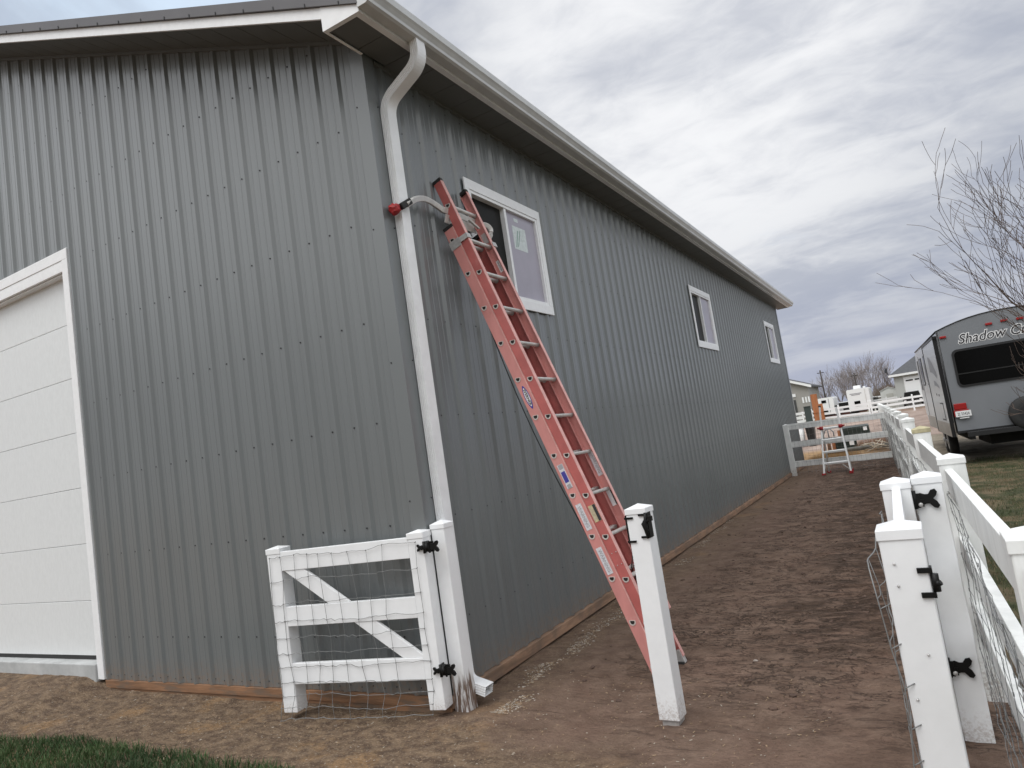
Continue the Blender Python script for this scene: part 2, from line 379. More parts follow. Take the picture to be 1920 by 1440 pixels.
    e1=_m(n,l,'ADD',Y,_m(n,l,'MULTIPLY',X,.55)); wob=_m(n,l,'MULTIPLY',_m(n,l,'SUBTRACT',_noise(n,l,co,2.2,6,off=(1,8,0)),.5),1.6)
    sf=_mr(n,l,_m(n,l,'ADD',e1,wob),-.35,.55,1,0)
    sf2=_m(n,l,'MULTIPLY',_mr(n,l,_m(n,l,'ADD',X,_m(n,l,'MULTIPLY',wob,.35)),.25,.75,1,0),.45)
    dirt=mix(_m(n,l,'MAXIMUM',_m(n,l,'MULTIPLY',sf,.85),sf2),path,sand)
    dirt=mix(_m(n,l,'MULTIPLY',_mr(n,l,fin,.3,.7),.28),dirt,(.07,.047,.035))
    # turf soil to the right of the fence and in the near left corner
    turf=mix(_mr(n,l,_noise(n,l,co,3,7),.4,.62),(.055,.062,.028),(.16,.125,.075))
    rf=_mr(n,l,_m(n,l,'ADD',dx,_m(n,l,'MULTIPLY',_m(n,l,'SUBTRACT',_noise(n,l,co,5,5),.5),.2)),3.33,3.42)
    c=mix(rf,dirt,turf)
    # pale gravel yard beyond
    grav=mix(_mr(n,l,_noise(n,l,co,.8,6,(1,.3,1)),.35,.65),(.27,.20,.165),(.38,.295,.25))
    gf=_mr(n,l,_m(n,l,'ADD',Y,_m(n,l,'MULTIPLY',_m(n,l,'SUBTRACT',_noise(n,l,co,.7,5),.5),3)),23.2,24.6)
    c=mix(gf,c,grav)
    dry=mix(_mr(n,l,_noise(n,l,co,5,6),.35,.65),(.26,.15,.07),(.40,.27,.14))
    df=_m(n,l,'MULTIPLY',_mr(n,l,Y,18.6,19.2),_mr(n,l,_m(n,l,'ADD',X,_m(n,l,'MULTIPLY',Y,.0)),.9,2.4,1,.25)); df=_m(n,l,'MULTIPLY',df,_mr(n,l,Y,24,27,1,0))
    c=mix(df,c,dry)
    # concrete-like pad under the trailer, farther dull field
    pf=_m(n,l,'MULTIPLY',_mr(n,l,dx,3.55,3.6),_m(n,l,'MULTIPLY',_mr(n,l,Y,14.6,14.8),_mr(n,l,Y,27,27.3,1,0)))
    c=mix(pf,c,mix(_mr(n,l,big,.4,.6),(.22,.185,.14),(.30,.26,.20)))
    far=mix(_mr(n,l,_noise(n,l,co,.05,6,(1,.4,1)),.4,.6),(.12,.125,.055),(.24,.16,.12))
    c=mix(_mr(n,l,Y,74,78),c,far)
    l.new(c,p.inputs['Base Color']); p.inputs['Roughness'].default_value=.92; p.inputs['Specular IOR Level'].default_value=.25
    h=_m(n,l,'ADD',_m(n,l,'MULTIPLY',med,.6),_m(n,l,'MULTIPLY',_noise(n,l,co,60,8,rough=.7),.7)); h=_m(n,l,'ADD',h,_m(n,l,'MULTIPLY',_noise(n,l,co,14,6,(1,2.2,1)),.9)); h=_m(n,l,'SUBTRACT',h,_m(n,l,'MULTIPLY',ln,.7))
    b=n.new('ShaderNodeBump'); b.inputs['Strength'].default_value=.85; b.inputs['Distance'].default_value=.034; l.new(h,b.inputs['Height']); l.new(b.outputs[0],p.inputs['Normal'])
    o=raw('ground',V,F,m,smooth=True); tag(o,'brown dirt path and yard soil around the barn','ground',kind='structure')
ground()
def scatter_litter():
    r=random.Random(3); V=[];F=[];MI=[]
    def fleck(x,y,s,mi,asp=2.5):
        z=gz(x,y)+.002; a=r.uniform(0,PI); u=Vector((math.cos(a),math.sin(a),r.uniform(-.25,.25)))*s*asp/2; v=Vector((-math.sin(a),math.cos(a),r.uniform(-.4,.4)))*s/2
        c=Vector((x,y,z+s*.25)); w=Vector((0,0,s*.3)); n=len(V)
        for q in (c-u-v,c+u-v*.6,c+u*.8+v,c-u*.7+v): V.append(tuple(q))
        for q in (c-u-v,c+u-v*.6,c+u*.8+v,c-u*.7+v): V.append(tuple(q-w))
        for q in ((0,1,2,3),(7,6,5,4),(0,4,5,1),(1,5,6,2),(2,6,7,3),(3,7,4,0)): F.append(tuple(n+i for i in q)); MI.append(mi)
    for _ in range(3300):   # pale drip-line chips beside the wall
        y=9*r.random()**1.6; x=.36-.035*y+r.gauss(0,.055)+(.12*noise.noise(Vector((y*1.5,0,0)))); 
        if noise.noise(Vector((x*3,y*1.7,4)))>-.05: fleck(x,y,r.uniform(.0025,.007),r.choice((0,0,1,1,2)),r.uniform(2,4.5))
    for _ in range(5200):   # straw and grit before the gable
        x=r.uniform(-5,2.4); y=r.uniform(-1.5,0) if x<0 else r.uniform(-1.5,.8)
        if y<-.02 or x>.2: fleck(x,y,r.uniform(.002,.007),r.choice((0,1,1,1,3,3,3)),r.uniform(1.5,4))
    for _ in range(1100):
        x=r.uniform(.3,3.0); y=r.uniform(.5,10); fleck(x,y,r.uniform(.002,.005),r.choice((1,1,3,3)),r.uniform(1,3))
    ms=[mat('chip_pale',(.36,.31,.25),.8),mat('chip_tan',(.30,.21,.13),.8),mat('chip_white',(.48,.44,.39),.8),mat('chip_brown',(.16,.11,.08),.9)]
    tag(raw('straw_and_chips',V,F,ms,mi=MI),'pale chips and straw littering the soil by the barn','litter',kind='stuff')
    V.clear();F.clear();MI.clear()
    bm=bmesh.new()
    for _ in range(1300):   # clods of earth on the path
        y=r.uniform(.3,17)
        x=r.uniform(.35,fx(y)-.05)
        if r.random()<.45: x=fx(y)-abs(r.gauss(0,.5))-.03
        s=r.choice((.005,.006,.008,.012,.018))*r.uniform(.7,1.3)
        if y<0.6 and x>2.6: continue
        mt=Matrix.Translation((x,y,gz(x,y)+s*.15))@Matrix.Rotation(r.uniform(0,6),4,'Z')@Matrix.Diagonal((s*r.uniform(1,2),s,s*.55,1))
        g=bmesh.ops.create_icosphere(bm,subdivisions=1,radius=1,matrix=mt)
        for v in g['verts']: v.co+=noise.noise_vector(v.co*60)*s*.35
    me=bpy.data.meshes.new('soil_clods'); bm.to_mesh(me); bm.free(); me.materials.append(mat('clod',(.095,.06,.045),.95,var=.3,vscale=8,bump=.3))
    o=bpy.data.objects.new('soil_clods',me); C.objects.link(o); tag(o,'small dark clods of earth on the trodden path','clods',kind='stuff')
scatter_litter()
def grass(name,spots,h,label,cols):
    r=random.Random(11); V=[];F=[];MI=[]
    for x,y,k in spots:
        z=gz(x,y); hh=h*r.uniform(.5,1.2)*k; a=r.uniform(0,2*PI); w=r.uniform(.0018,.0035)
        ln=r.uniform(.2,.9)*hh; b=r.uniform(0,2*PI); dx,dy=math.cos(a)*w,math.sin(a)*w
        n=len(V); V+= [(x-dx,y-dy,z-.004),(x+dx,y+dy,z-.004),(x+dx*.7+math.cos(b)*ln*.4,y+dy*.7+math.sin(b)*ln*.4,z+hh*.6),(x-dx*.7+math.cos(b)*ln*.4,y-dy*.7+math.sin(b)*ln*.4,z+hh*.6),(x+math.cos(b)*ln,y+math.sin(b)*ln,z+hh)]
        mi=min(len(cols)-1,max(0,int((noise.noise(Vector((x*2,y*2,1)))+.5+r.uniform(-.35,.35))*len(cols))))
        F+=[(n,n+1,n+2,n+3),(n+3,n+2,n+4)]; MI+=[mi,mi]
    o=raw(name,V,F,[mat(name+'_blade',c,.7,var=.2,vscale=5) for c in cols],mi=MI); tag(o,label,'grass',kind='stuff')
_r=random.Random(5); sp=[]
for _ in range(42000):
    x=_r.uniform(-5,-.25); y=_r.uniform(-2.2,-.75)
    e=-.94+.08*noise.noise(Vector((x*2.2,0,0)))+.05*noise.noise(Vector((x*7,2,0)))
    if x>-1.3: e-=.06*(x+1.3)
    if x<-2.9: e-=.22*(-2.9-x)
    if y<e+_r.gauss(0,.02): sp.append((x,y,1))
grass('near_lawn',sp,.055,'dark green mown grass in the near left corner',[(.022,.050,.012),(.03,.068,.016),(.045,.085,.022)])
sp=[]
for _ in range(60000):
    y=-2+17*_r.random()**1.4; x=fx(y)+.16+_r.random()**1.2*4.2
    if noise.noise(Vector((x*1.3,y*1.1,2)))>-.25+_r.uniform(-.2,.2): sp.append((x,y,1 if y<6 else 1.2))
grass('side_lawn',sp,.035,'patchy half dead lawn beyond the right-hand fence',[(.17,.125,.07),(.11,.10,.045),(.05,.075,.02),(.035,.06,.014)])
# ------------------------------------------------------------------ barn
SL=.4016
EL=18.15     # length
def ribprof(a0,a1,first,pitch):
    """profile points (along, out) of ribbed sheet between a0 and a1"""
    pts=[(a0,0.)]; k=math.floor((a0-first)/pitch)-1
    while True:
        c=first+k*pitch
        if c>a1+pitch: break
        seg=[(c-.030,0),(c-.014,.022),(c+.010,.022),(c+.034,0)] if a0<-1 else [(c-.036,0),(c-.012,.022),(c+.014,.022),(c+.032,0)]
        for q in (1/3,2/3):
            m=c+pitch*q; seg+=[(m-.010,0),(m-.004,.0026),(m+.004,.0026),(m+.010,0)]
        for a,h in seg:
            if a0+.002<a<a1-.002: pts.append((a,h))
        k+=1
    pts.append((a1,0.)); return pts
barn=thing('barn','long grey metal barn with white trimmed windows and a white overhead door','barn')
# side wall (plane x=0) with window openings
WINS=[(1.165,2.60),(8.33,9.79),(15.50,16.98)]; WZ=(2.93,4.055)
mb=MB()
def strip(p0,p1,z0,z1):
    mb.poly([(p0[1],p0[0],z0),(p1[1],p1[0],z0),(p1[1],p1[0],z1),(p0[1],p0[0],z1)],0)
pr=ribprof(.0,EL,.421,.2272)
# insert cut points at the window edges
cuts=[]
for a,b in WINS: cuts+=[a+.07,b-.07]
def interp(pts,c):
    for i in range(len(pts)-1):
        if pts[i][0]<=c<=pts[i+1][0]:
            t=(c-pts[i][0])/max(1e-9,pts[i+1][0]-pts[i][0]); return (c,pts[i][1]*(1-t)+pts[i+1][1]*t)
pr=sorted(pr+[interp(pr,c) for c in cuts])
for i in range(len(pr)-1):
    mid=(pr[i][0]+pr[i+1][0])/2; w=[q for q in WINS if q[0]+.07<mid<q[1]-.07]
    if w: strip(pr[i],pr[i+1],0,WZ[0]+.07); strip(pr[i],pr[i+1],WZ[1]-.07,4.78)
    else: strip(pr[i],pr[i+1],0,4.78)
nf=len(mb.f)
def screw(mb,c,nrm,r=.0055,m=1):
    c=Vector(c); nrm=Vector(nrm); mb.cyl(c-nrm*.002,c+nrm*.005,r,6,m)
for zr in (.45,1.19,1.94,2.69,3.44,4.195,4.60):
    k=0
    while True:
        yy=.421+k*.2272-.042
        if yy>EL-.1: break
        if not any(a<yy<b and WZ[0]-.02<zr<WZ[1]+.02 for a,b in WINS): screw(mb,(.0,yy,zr),(1,0,0),.005)
        k+=1
mb.build('side_wall',[M_side,M_screw],barn)
# gable wall (plane y=0) with the door opening
DX=-4.10; DTOP=4.25
mb=MB(); pr=ribprof(-13.,0.,-.485-.2232*60,.2232)
pr=sorted(pr+[interp(pr,c) for c in (DX-.02,-9.2,-6.5)])
zt=lambda x: 4.83-SL*x if x>-6.5 else 4.83+SL*6.5+SL*(x+6.5)
for i in range(len(pr)-1):
    a,b=pr[i],pr[i+1]; m_=(a[0]+b[0])/2
    z0=4.25 if -9.2<m_<DX-.02 else 0
    mb.poly([(a[0],-a[1],z0),(b[0],-b[1],z0),(b[0],-b[1],zt(b[0])),(a[0],-a[1],zt(a[0]))],0)
for zr in (.40,1.19,1.94,2.69,3.44,4.195,4.92,5.65,6.4):
    for k in range(46):
        xx=-.485-.2232*k-.25+.2232
        xx=-.760-.2232*(k-3)
        if xx>-.05 or (xx<DX+.12 and zr<4.5) or zr>zt(xx)-.12: continue
        screw(mb,(xx,0,zr),(0,-1,0),.0068)
k=0
while .0-.11-k*.1116>DX+.05:
    screw(mb,(-.11-k*.1116,0,.035+.012*(k%2)),(0,-1,0),.0045); k+=1
mb.build('gable_wall',[M_side,M_screw],barn)
mb=MB(); mb.box(-13,EL-.02,0,-.01,EL,4.7); mb.box(-13,.0,0,-12.98,EL-.02,4.7)
mb.poly([(-13,EL,4.7),(0,EL,4.7),(-6.5,EL,4.7+SL*6.5)]); mb.build('rear_wall',M_side,barn)
# corner trim
mb=MB(); mb.sweep([(-.105,0),(-.105,-.0215),(-.10,-.024),(.024,-.024),(.024,.10),(.0215,.105),(0,.105),(0,.0),],[((0,0,.002),(1,0,0),(0,1,0)),((0,0,4.74),(1,0,0),(0,1,0))],0); 
for z_ in (.35,1.35,2.35,3.35,4.3): screw(mb,(-.085,-.024,z_),(0,-1,0)); screw(mb,(.024,.085,z_),(1,0,0))
mb.build('corner_trim',[M_side,M_screw],barn)
mb=MB(); mb.box(-.08,EL-.10,.002,.024,EL+.024,4.7); mb.build('corner_trim',M_side,barn)
# skirt boards
mb=MB(); mb.box(DX+.01,-.022,-.075,-.001,.03,-.003); mb.box(DX+.01,-.012,-.20,.02,.03,-.078); mb.build('skirt_board',M_board,barn,.003)
mb=MB(); mb.box(-.02,.0,-.085,.042,8.1,-.004); mb.box(-.02,8.11,-.088,.040,EL,-.006); mb.box(-.02,0,-.22,.015,EL,-.11); mb.build('skirt_board',M_boardd,barn,.003)
# roof
EO=.345  # fascia x
GY=-.41  # rake y
RY=EL+.41
ztop=lambda x: 4.864-SL*x
mb=MB()
def roofslab(sgn):
    X=lambda x: x if sgn>0 else -13-x
    P=[]; 
    n0=len(mb.v)
    for (x,dz) in ((.40,.035),(-6.5,.035),(-6.5,.005),(.40,.005)):
        for y in (GY-.005,RY): mb.v.append((X(x),y,ztop(x)+dz))
    for q in ((0,1,3,2),(4,5,7,6),(0,1,7,6),(0,2,4,6),(1,3,5,7)): mb.face([n0+i for i in q])
roofslab(1); roofslab(-1)
# standing ribs
y=GY+.05
while y<RY:
    for X in (1,-1):
        f=lambda x: x if X>0 else -13-x
        a=Vector((f(.40),y,ztop(.40)+.045)); b=Vector((f(-6.5),y,ztop(-6.5)+.045)); mb.bar(a,b,.03,.022)
    y+=.2286
mb.build('roof',M_roof,barn)
mb=MB()   # dark rake trim over the white fascia
for X in (1,-1):
    f=lambda x: x if X>0 else -13-x
    mb.hexa([(f(.36),GY-.024,ztop(.36)+.001),(f(-6.5),GY-.024,ztop(-6.5)+.001),(f(-6.5),GY+.02,ztop(-6.5)+.001),(f(.36),GY+.02,ztop(.36)+.001),
             (f(.36),GY-.024,ztop(.36)+.086),(f(-6.5),GY-.024,ztop(-6.5)+.086),(f(-6.5),GY+.12,ztop(-6.5)+.09),(f(.36),GY+.12,ztop(.36)+.09)])
    k=0
    while k<26:
        x=.2-k*.305; mb.box(min(f(x),f(x)+.008),GY-.029,ztop(x)-.006,max(f(x),f(x)+.008),GY-.024,ztop(x)+.022,1); k+=1
mb.build('rake_trim',[M_roof,M_screw],barn)
mb=MB()   # white rake fascia
for X in (1,-1):
    f=lambda x: x if X>0 else -13-x
    x0=.03 if X>0 else .35
    mb.hexa([(f(x0),GY,ztop(x0)-.085),(f(-6.5),GY,ztop(-6.5)-.085),(f(-6.5),GY+.018,ztop(-6.5)-.085),(f(x0),GY+.018,ztop(x0)-.085),
             (f(x0),GY,ztop(x0)-.001),(f(-6.5),GY,ztop(-6.5)-.001),(f(-6.5),GY+.018,ztop(-6.5)-.001),(f(x0),GY+.018,ztop(x0)-.001)])
mb.build('rake_fascia',M_trim,barn)
mb=MB()   # rake soffit in narrow panels
x=.02
while x>-6.5:
    x2=max(-6.5,x-.30)
    mb.hexa([(x,GY+.02,ztop(x)-.080),(x2+.006,GY+.02,ztop(x2+.006)-.080),(x2+.006,-.001,ztop(x2+.006)-.060),(x,-.001,ztop(x)-.060),
             (x,GY+.02,ztop(x)-.06),(x2,GY+.02,ztop(x2)-.06),(x2,-.001,ztop(x2)-.04),(x,-.001,ztop(x)-.04)])
    x=x2
mb.hexa([(.0,-.03,ztop(0)-.09),(-6.5,-.03,ztop(-6.5)-.09),(-6.5,-.001,ztop(-6.5)-.09),(.0,-.001,ztop(0)-.09),(.0,-.03,ztop(0)-.062),(-6.5,-.03,ztop(-6.5)-.062),(-6.5,-.001,ztop(-6.5)-.062),(.0,-.001,ztop(0)-.062)])
mb.build('rake_soffit',M_soffit,barn)
# eave return box at the corner
mb=MB(); ZB=4.672
mb.poly([(.02,GY-.006,ZB),(EO+.01,GY-.006,ZB),(EO+.01,GY-.006,ztop(EO)-.001),(.02,GY-.006,ztop(.02)-.001)])
mb.poly([(.02,GY-.006,ZB),(.02,GY-.006,ztop(.02)-.001),(.02,-.03,ztop(.02)-.001),(.02,-.03,ZB)])
mb.poly([(.02,GY-.006,ZB),(.02,-.03,ZB),(.045,-.03,ZB),(.045,GY+.03,ZB),(EO-.04,GY+.03,ZB),(EO-.04,RY-.03,ZB),(EO+.01,RY-.03,ZB),(EO+.01,GY-.006,ZB)])
mb.poly([(EO+.01,GY-.006,ZB),(EO+.01,RY,ZB),(EO+.01,RY,ztop(EO)-.001),(EO+.01,GY-.006,ztop(EO)-.001)])
mb.poly([(.0,RY,ZB),(EO+.01,RY,ZB),(EO+.01,RY,ztop(EO)-.001),(.0,RY,ztop(.0)-.001)])
mb.poly([(EO-.04,GY+.03,ZB),(EO-.04,RY-.03,ZB),(EO-.04,RY-.03,ZB+.02),(EO-.04,GY+.03,ZB+.02)])
mb.poly([(.045,GY+.03,ZB),(EO-.04,GY+.03,ZB),(EO-.04,GY+.03,ZB+.02),(.045,GY+.03,ZB+.02)])
mb.build('eave_fascia',M_gutter,barn)
mb=MB(); y=GY+.03; 
while y<RY-.03:
    y2=min(RY-.03,y+.305); mb.box(.0 if y>0 else .04,y,ZB+.014,EO-.03,y2-.006,ZB+.03)
    y=y2
mb.box(.001,.11,ZB-.015,.028,EL,ZB+.013); mb.build('eave_soffit',M_soffit,barn)
# K-style gutter
prof=[(.0,.0),(.075,.0),(.095,.012),(.098,.035),(.115,.060),(.128,.075),(.130,.118),(.130,.127),(.116,.127),(.116,.119),(.124,.118),(.121,.078),(.109,.063),(.092,.040),(.089,.017),(.073,.006),(.006,.006),(.006,.12),(0,.12)]
mb=MB(); mb.sweep(prof,[((EO+.012,GY-.02,4.690),(1,0,0),(0,0,1)),((EO+.012,RY+.02,4.690),(1,0,0),(0,0,1))])
for y in (GY-.021,RY+.02): mb.sweep([(0,0),(.075,0),(.095,.012),(.098,.035),(.115,.06),(.128,.075),(.13,.127),(0,.127)],[((EO+.012,y,4.690),(1,0,0),(0,0,1)),((EO+.012,y+.003,4.690),(1,0,0),(0,0,1))])
mb.build('gutter',M_gut,barn,.0015)
# downspout
def downspout():
    hx,hy=.034,.052
    def prof():   # fluted rectangle, local (a across x, b along y)
        P=[]
        def side(p,q,n_,o):
            for k in range(n_):
                t=k/n_; x=p[0]+(q[0]-p[0])*t; y=p[1]+(q[1]-p[1])*t; P.append((x,y))
                for e,d in ((.2,0),(.35,.007),(.65,.007),(.8,0)):
                    t2=(k+e)/n_; P.append((p[0]+(q[0]-p[0])*t2+o[0]*d,p[1]+(q[1]-p[1])*t2+o[1]*d))
        side((-hx,-hy),(hx,-hy),4,(0,1)); side((hx,-hy),(hx,hy),1,(-.0,0)); side((hx,hy),(-hx,hy),4,(0,-1)); side((-hx,hy),(-hx,-hy),1,(.0,0))
        return P
    pf=prof(); path=[]
    def st(o,tan):  # station: keep V=+Y, U perpendicular to tangent in xz plane
        tan=Vector(tan).normalized(); U=Vector((tan.z,0,-tan.x)); 
        if U.x<0: U=-U
        path.append((o,U,(0,1,0)))
    X0=.058
    c=[(.405,4.70,0,-1)]
    pts=[]
    # centreline in x-z
    top=Vector((.402,4.70)); e1=Vector((.412,4.535)); e2=Vector((X0,4.345)); bot=Vector((X0,.20))
    def arc(a,b,d,n_=9,r=.105):
        d1=(a-b).normalized(); d2=(d-b).normalized(); out=[]
        p1=b+d1*r; p2=b+d2*r
        for k in range(n_+1):
            t=k/n_; out.append(p1*(1-t)**2+b*2*t*(1-t)+p2*t*t)
        return out
    line=[top]+arc(top,e1,e2)+arc(e1,e2,bot)+[bot]
    e3=Vector((X0,.045)); e4=Vector((.235,-.005)); line=line[:-1]+[Vector((X0,.22))]+arc(Vector((X0,.22)),e3,e4,7,.06)+[e4]
    Y0=.160
    for i,p in enumerate(line):
        a=line[max(0,i-1)]; b=line[min(len(line)-1,i+1)]; t=b-a; st((p.x,Y0,p.y),(t.x,0,t.y))
    # thickness: elbow ribs as slight bulges
    mb=MB(); mb.sweep(pf,path,cap=False)
    o=mb.build('downspout',M_gutter,barn); sm=o.modifiers.new('solid','SOLIDIFY'); sm.thickness=.002; sm.offset=-1
downspout()
# windows
def window(k):
    a,b=WINS[k]; z0,z1=WZ
    mb=MB(); T=.095
    # flat casing, mitred look: four bars
    x1=.034
    mb.hexa([(.018,a,z1-T),(x1,a,z1-T),(x1,b,z1-T),(.018,b,z1-T),(.018,a,z1),(x1,a,z1),(x1,b,z1),(.018,b,z1)])
    mb.hexa([(.018,a,z0),(x1,a,z0),(x1,b,z0),(.018,b,z0),(.018,a,z0+T),(x1,a,z0+T),(x1,b,z0+T),(.018,b,z0+T)])
    mb.box(.018,a,z0+T,x1,a+T*.8,z1-T); mb.box(.018,b-T*.8,z0+T,x1,b,z1-T)
    fr=mb.build('window',M_trim,barn,.003)
    ya,yb=a+T*.8,b-T*.8; za,zb=z0+T,z1-T; ym=(ya+yb)/2
    mb=MB(); mb.box(-.05,ya,za,.026,ya+.03,zb); mb.box(-.05,yb-.03,za,.026,yb,zb); mb.box(-.05,ya+.03,za,.026,yb-.03,za+.03); mb.box(-.05,ya+.03,zb-.03,.026,yb-.03,zb)
    mb.box(-.03,ym-.028,za+.03,.018,ym+.012,zb-.03); mb.box(-.03,ym+.012,za+.03,.004,ym+.026,zb-.03)
    mb.build('window_frame',M_trim,fr,.002)
    mb=MB(); mb.box(-.034,ya+.03,za+.03,-.030,ym-.028,zb-.03); mb.build('window_pane',M_glass,fr)
    mb=MB(); mb.box(-.008,ym+.026,za+.03,-.004,yb-.03,zb-.03); mb.build('window_pane',M_glassp,fr)
    if k==0:
        mb=MB(); y0,y1,zz0,zz1=ym+.13,ym+.40,zb-.40,zb-.16
        mb.box(-.0035,y0,zz0,-.0025,y1,zz1,0)
        for (p,q,w) in (((.03,.02),(.10,.20),.016),((.07,.03),(.15,.21),.014),((.12,.10),(.22,.12),.012)):
            mb.poly([(-.0018,y0+p[0],zz0+p[1]),(-.0018,y0+p[0]+w,zz0+p[1]),(-.0018,y0+q[0]+w,zz0+q[1]),(-.0018,y0+q[0],zz0+q[1])],1)
        mb.box(-.0035,y0+.06,zz1+.05,-.0025,y0+.14,zz1+.085,0)
        mb.build('sticker',[M_stick,M_green],fr)
        v=[];f=[]
        for i in range(41):
            y=ya+.04+i*(ym-.07-ya)/40; x=-.13+.02*math.sin(i*1.1)+.012*math.sin(i*2.7)
            v+=[(x,y,za-.1),(x,y,zb+.1)]
        f=[(2*i,2*i+2,2*i+3,2*i+1) for i in range(40)]; raw('curtain',v,f,M_curt,fr,True)
    return fr
for k in range(3): window(k)
# overhead door
def door():
    dr=MB(); DW=-9.2; dy=.085
    ps=[.030,.185]; seams=[.737+i*.573 for i in range(6)]
    zs=[.19]+seams+[4.20]
    for i in range(len(zs)-1):
        dr.box(DW,dy,zs[i]+(.0015 if i else 0),DX-.105,dy+.04,zs[i+1]-.0015)
    # faint horizontal micro-ribs are in the material
    o=dr.build('garage_door',M_door,barn,.004)
    b=MB(); b.box(DW,dy+.002,.150,DX-.105,dy+.035,.189); b.build('bottom_seal',M_rub,o)
    t=MB()
    t.box(DX-.105,-.026,.0,DX,.012,4.235); t.box(DX-.105,.012,.0,DX-.085,.14,4.1)  # jamb trim and return
    t.box(DW-.1,-.0265,4.235,DX+.001,.012,4.345); t.box(DW,.012,4.10,DX-.105,.14,4.12); t.box(DW,-.020,4.12,DX-.085,.012,4.235)
    t.box(DW-.1,-.026,0,DW,.012,4.235)
    t.build('door_trim',M_trim,barn,.003)
    s=MB(); s.box(DX-.098,.0,4.0,DX-.088,.08,4.10); 
    c=MB(); c.box(DW-.3,-.045,-.3,DX-.107,.3,.148); 
    co=c.build('concrete_apron',M_conc,None,.01); tag(co,'concrete apron strip under the white overhead door','apron',kind='structure')
door()
# ------------------------------------------------------------------ vinyl posts
def cap_mb(mb,x0,y0,x1,y1,z,m=0,h=.045,o=.004,p=.03):
    mb.box(x0-o,y0-o,z-h,x1+o,y1+o,z,m); n=len(mb.v); e=o
    mb.v+=[(x0-e,y0-e,z),(x1+e,y0-e,z),(x1+e,y1+e,z),(x0-e,y1+e,z),((x0+x1)/2,(y0+y1)/2,z+p)]
    for a,b in ((0,1),(1,2),(2,3),(3,0)): mb.face((n+a,n+b,n+4),m)
def post(parent,name,x,y,w,z0,z1,mt,capm=None,p=.022,rot=0,leaf=True):
    """square hollow post, centred on x,y, top cap as a child"""
    mb=MB(); R_=Matrix.Rotation(rot,4,'Z'); R_.translation=Vector((x,y,0))
    h=w/2; mb.box(-h,-h,z0,h,h,z1-.038)
    o=mb.build(name,mt,parent,.005,xf=R_)
    mb=MB(); e=h+.0045; n=0; c=.012
    mb.v=[(-e,-e,z1-.045),(e,-e,z1-.045),(e,e,z1-.045),(-e,e,z1-.045),(-e,-e,z1-.012),(e,-e,z1-.012),(e,e,z1-.012),(-e,e,z1-.012),(0,0,z1+p)]
    for q in ((0,1,5,4),(1,2,6,5),(2,3,7,6),(3,0,4,7),(4,5,8),(5,6,8),(6,7,8),(7,4,8),(3,2,1,0)): mb.face(q)
    mb.build('post_cap',capm or mt,o,.002,xf=R_)
    return o
def butterfly(mb,o,ax,up,nrm,s=1.,m=0,flip=1,th=.006):
    """black butterfly hinge leaf: plate outline in the plane (ax,up), raised along nrm"""
    o=Vector(o);ax=Vector(ax).normalized();up=Vector(up).normalized();nrm=Vector(nrm).normalized()
    P=[(0,.026),(.012,.030),(.030,.022),(.044,.022),(.056,.040),(.074,.044),(.082,.030),(.076,.014),(.062,.0),(.076,-.014),(.084,-.034),(.074,-.046),(.060,-.042),(.044,-.022),(.030,-.022),(.012,-.030),(0,-.026)]
    pa=[o+ax*(a*s*flip)+up*(b*s) for a,b in P]; n=len(mb.v); k=len(pa)
    mb.v+=[tuple(p_) for p_ in pa]+[tuple(p_+nrm*th) for p_ in pa]
    # fan with centre to stay valid for the concave outline
    for q in range(k-1): mb.face((n+q,n+q+1,n+k+q+1,n+k+q),m)
    mb.face((n+k-1,n,n+k,n+2*k-1),m)
    c0=len(mb.v); cc=o+ax*(.036*s*flip); mb.v+=[tuple(cc),tuple(cc+nrm*th)]
    for q in range(k):
        q2=(q+1)%k; mb.face((n+q,n+q2,c0),m); mb.face((n+k+q,n+k+q2,c0+1),m)
def bolt(mb,c,nrm,r=.007,m=0):
    c=Vector(c);nrm=Vector(nrm).normalized(); mb.tube([c,c+nrm*.004,c+nrm*.006],[r,r*.8,r*.25],8,m)
def wavy(a,b,n,amp,r,seed):
    rr=random.Random(seed); a=Vector(a); b=Vector(b)
    return [a.lerp(b,i/n)+Vector((rr.gauss(0,amp),rr.gauss(0,amp),rr.gauss(0,amp))) for i in range(n+1)]
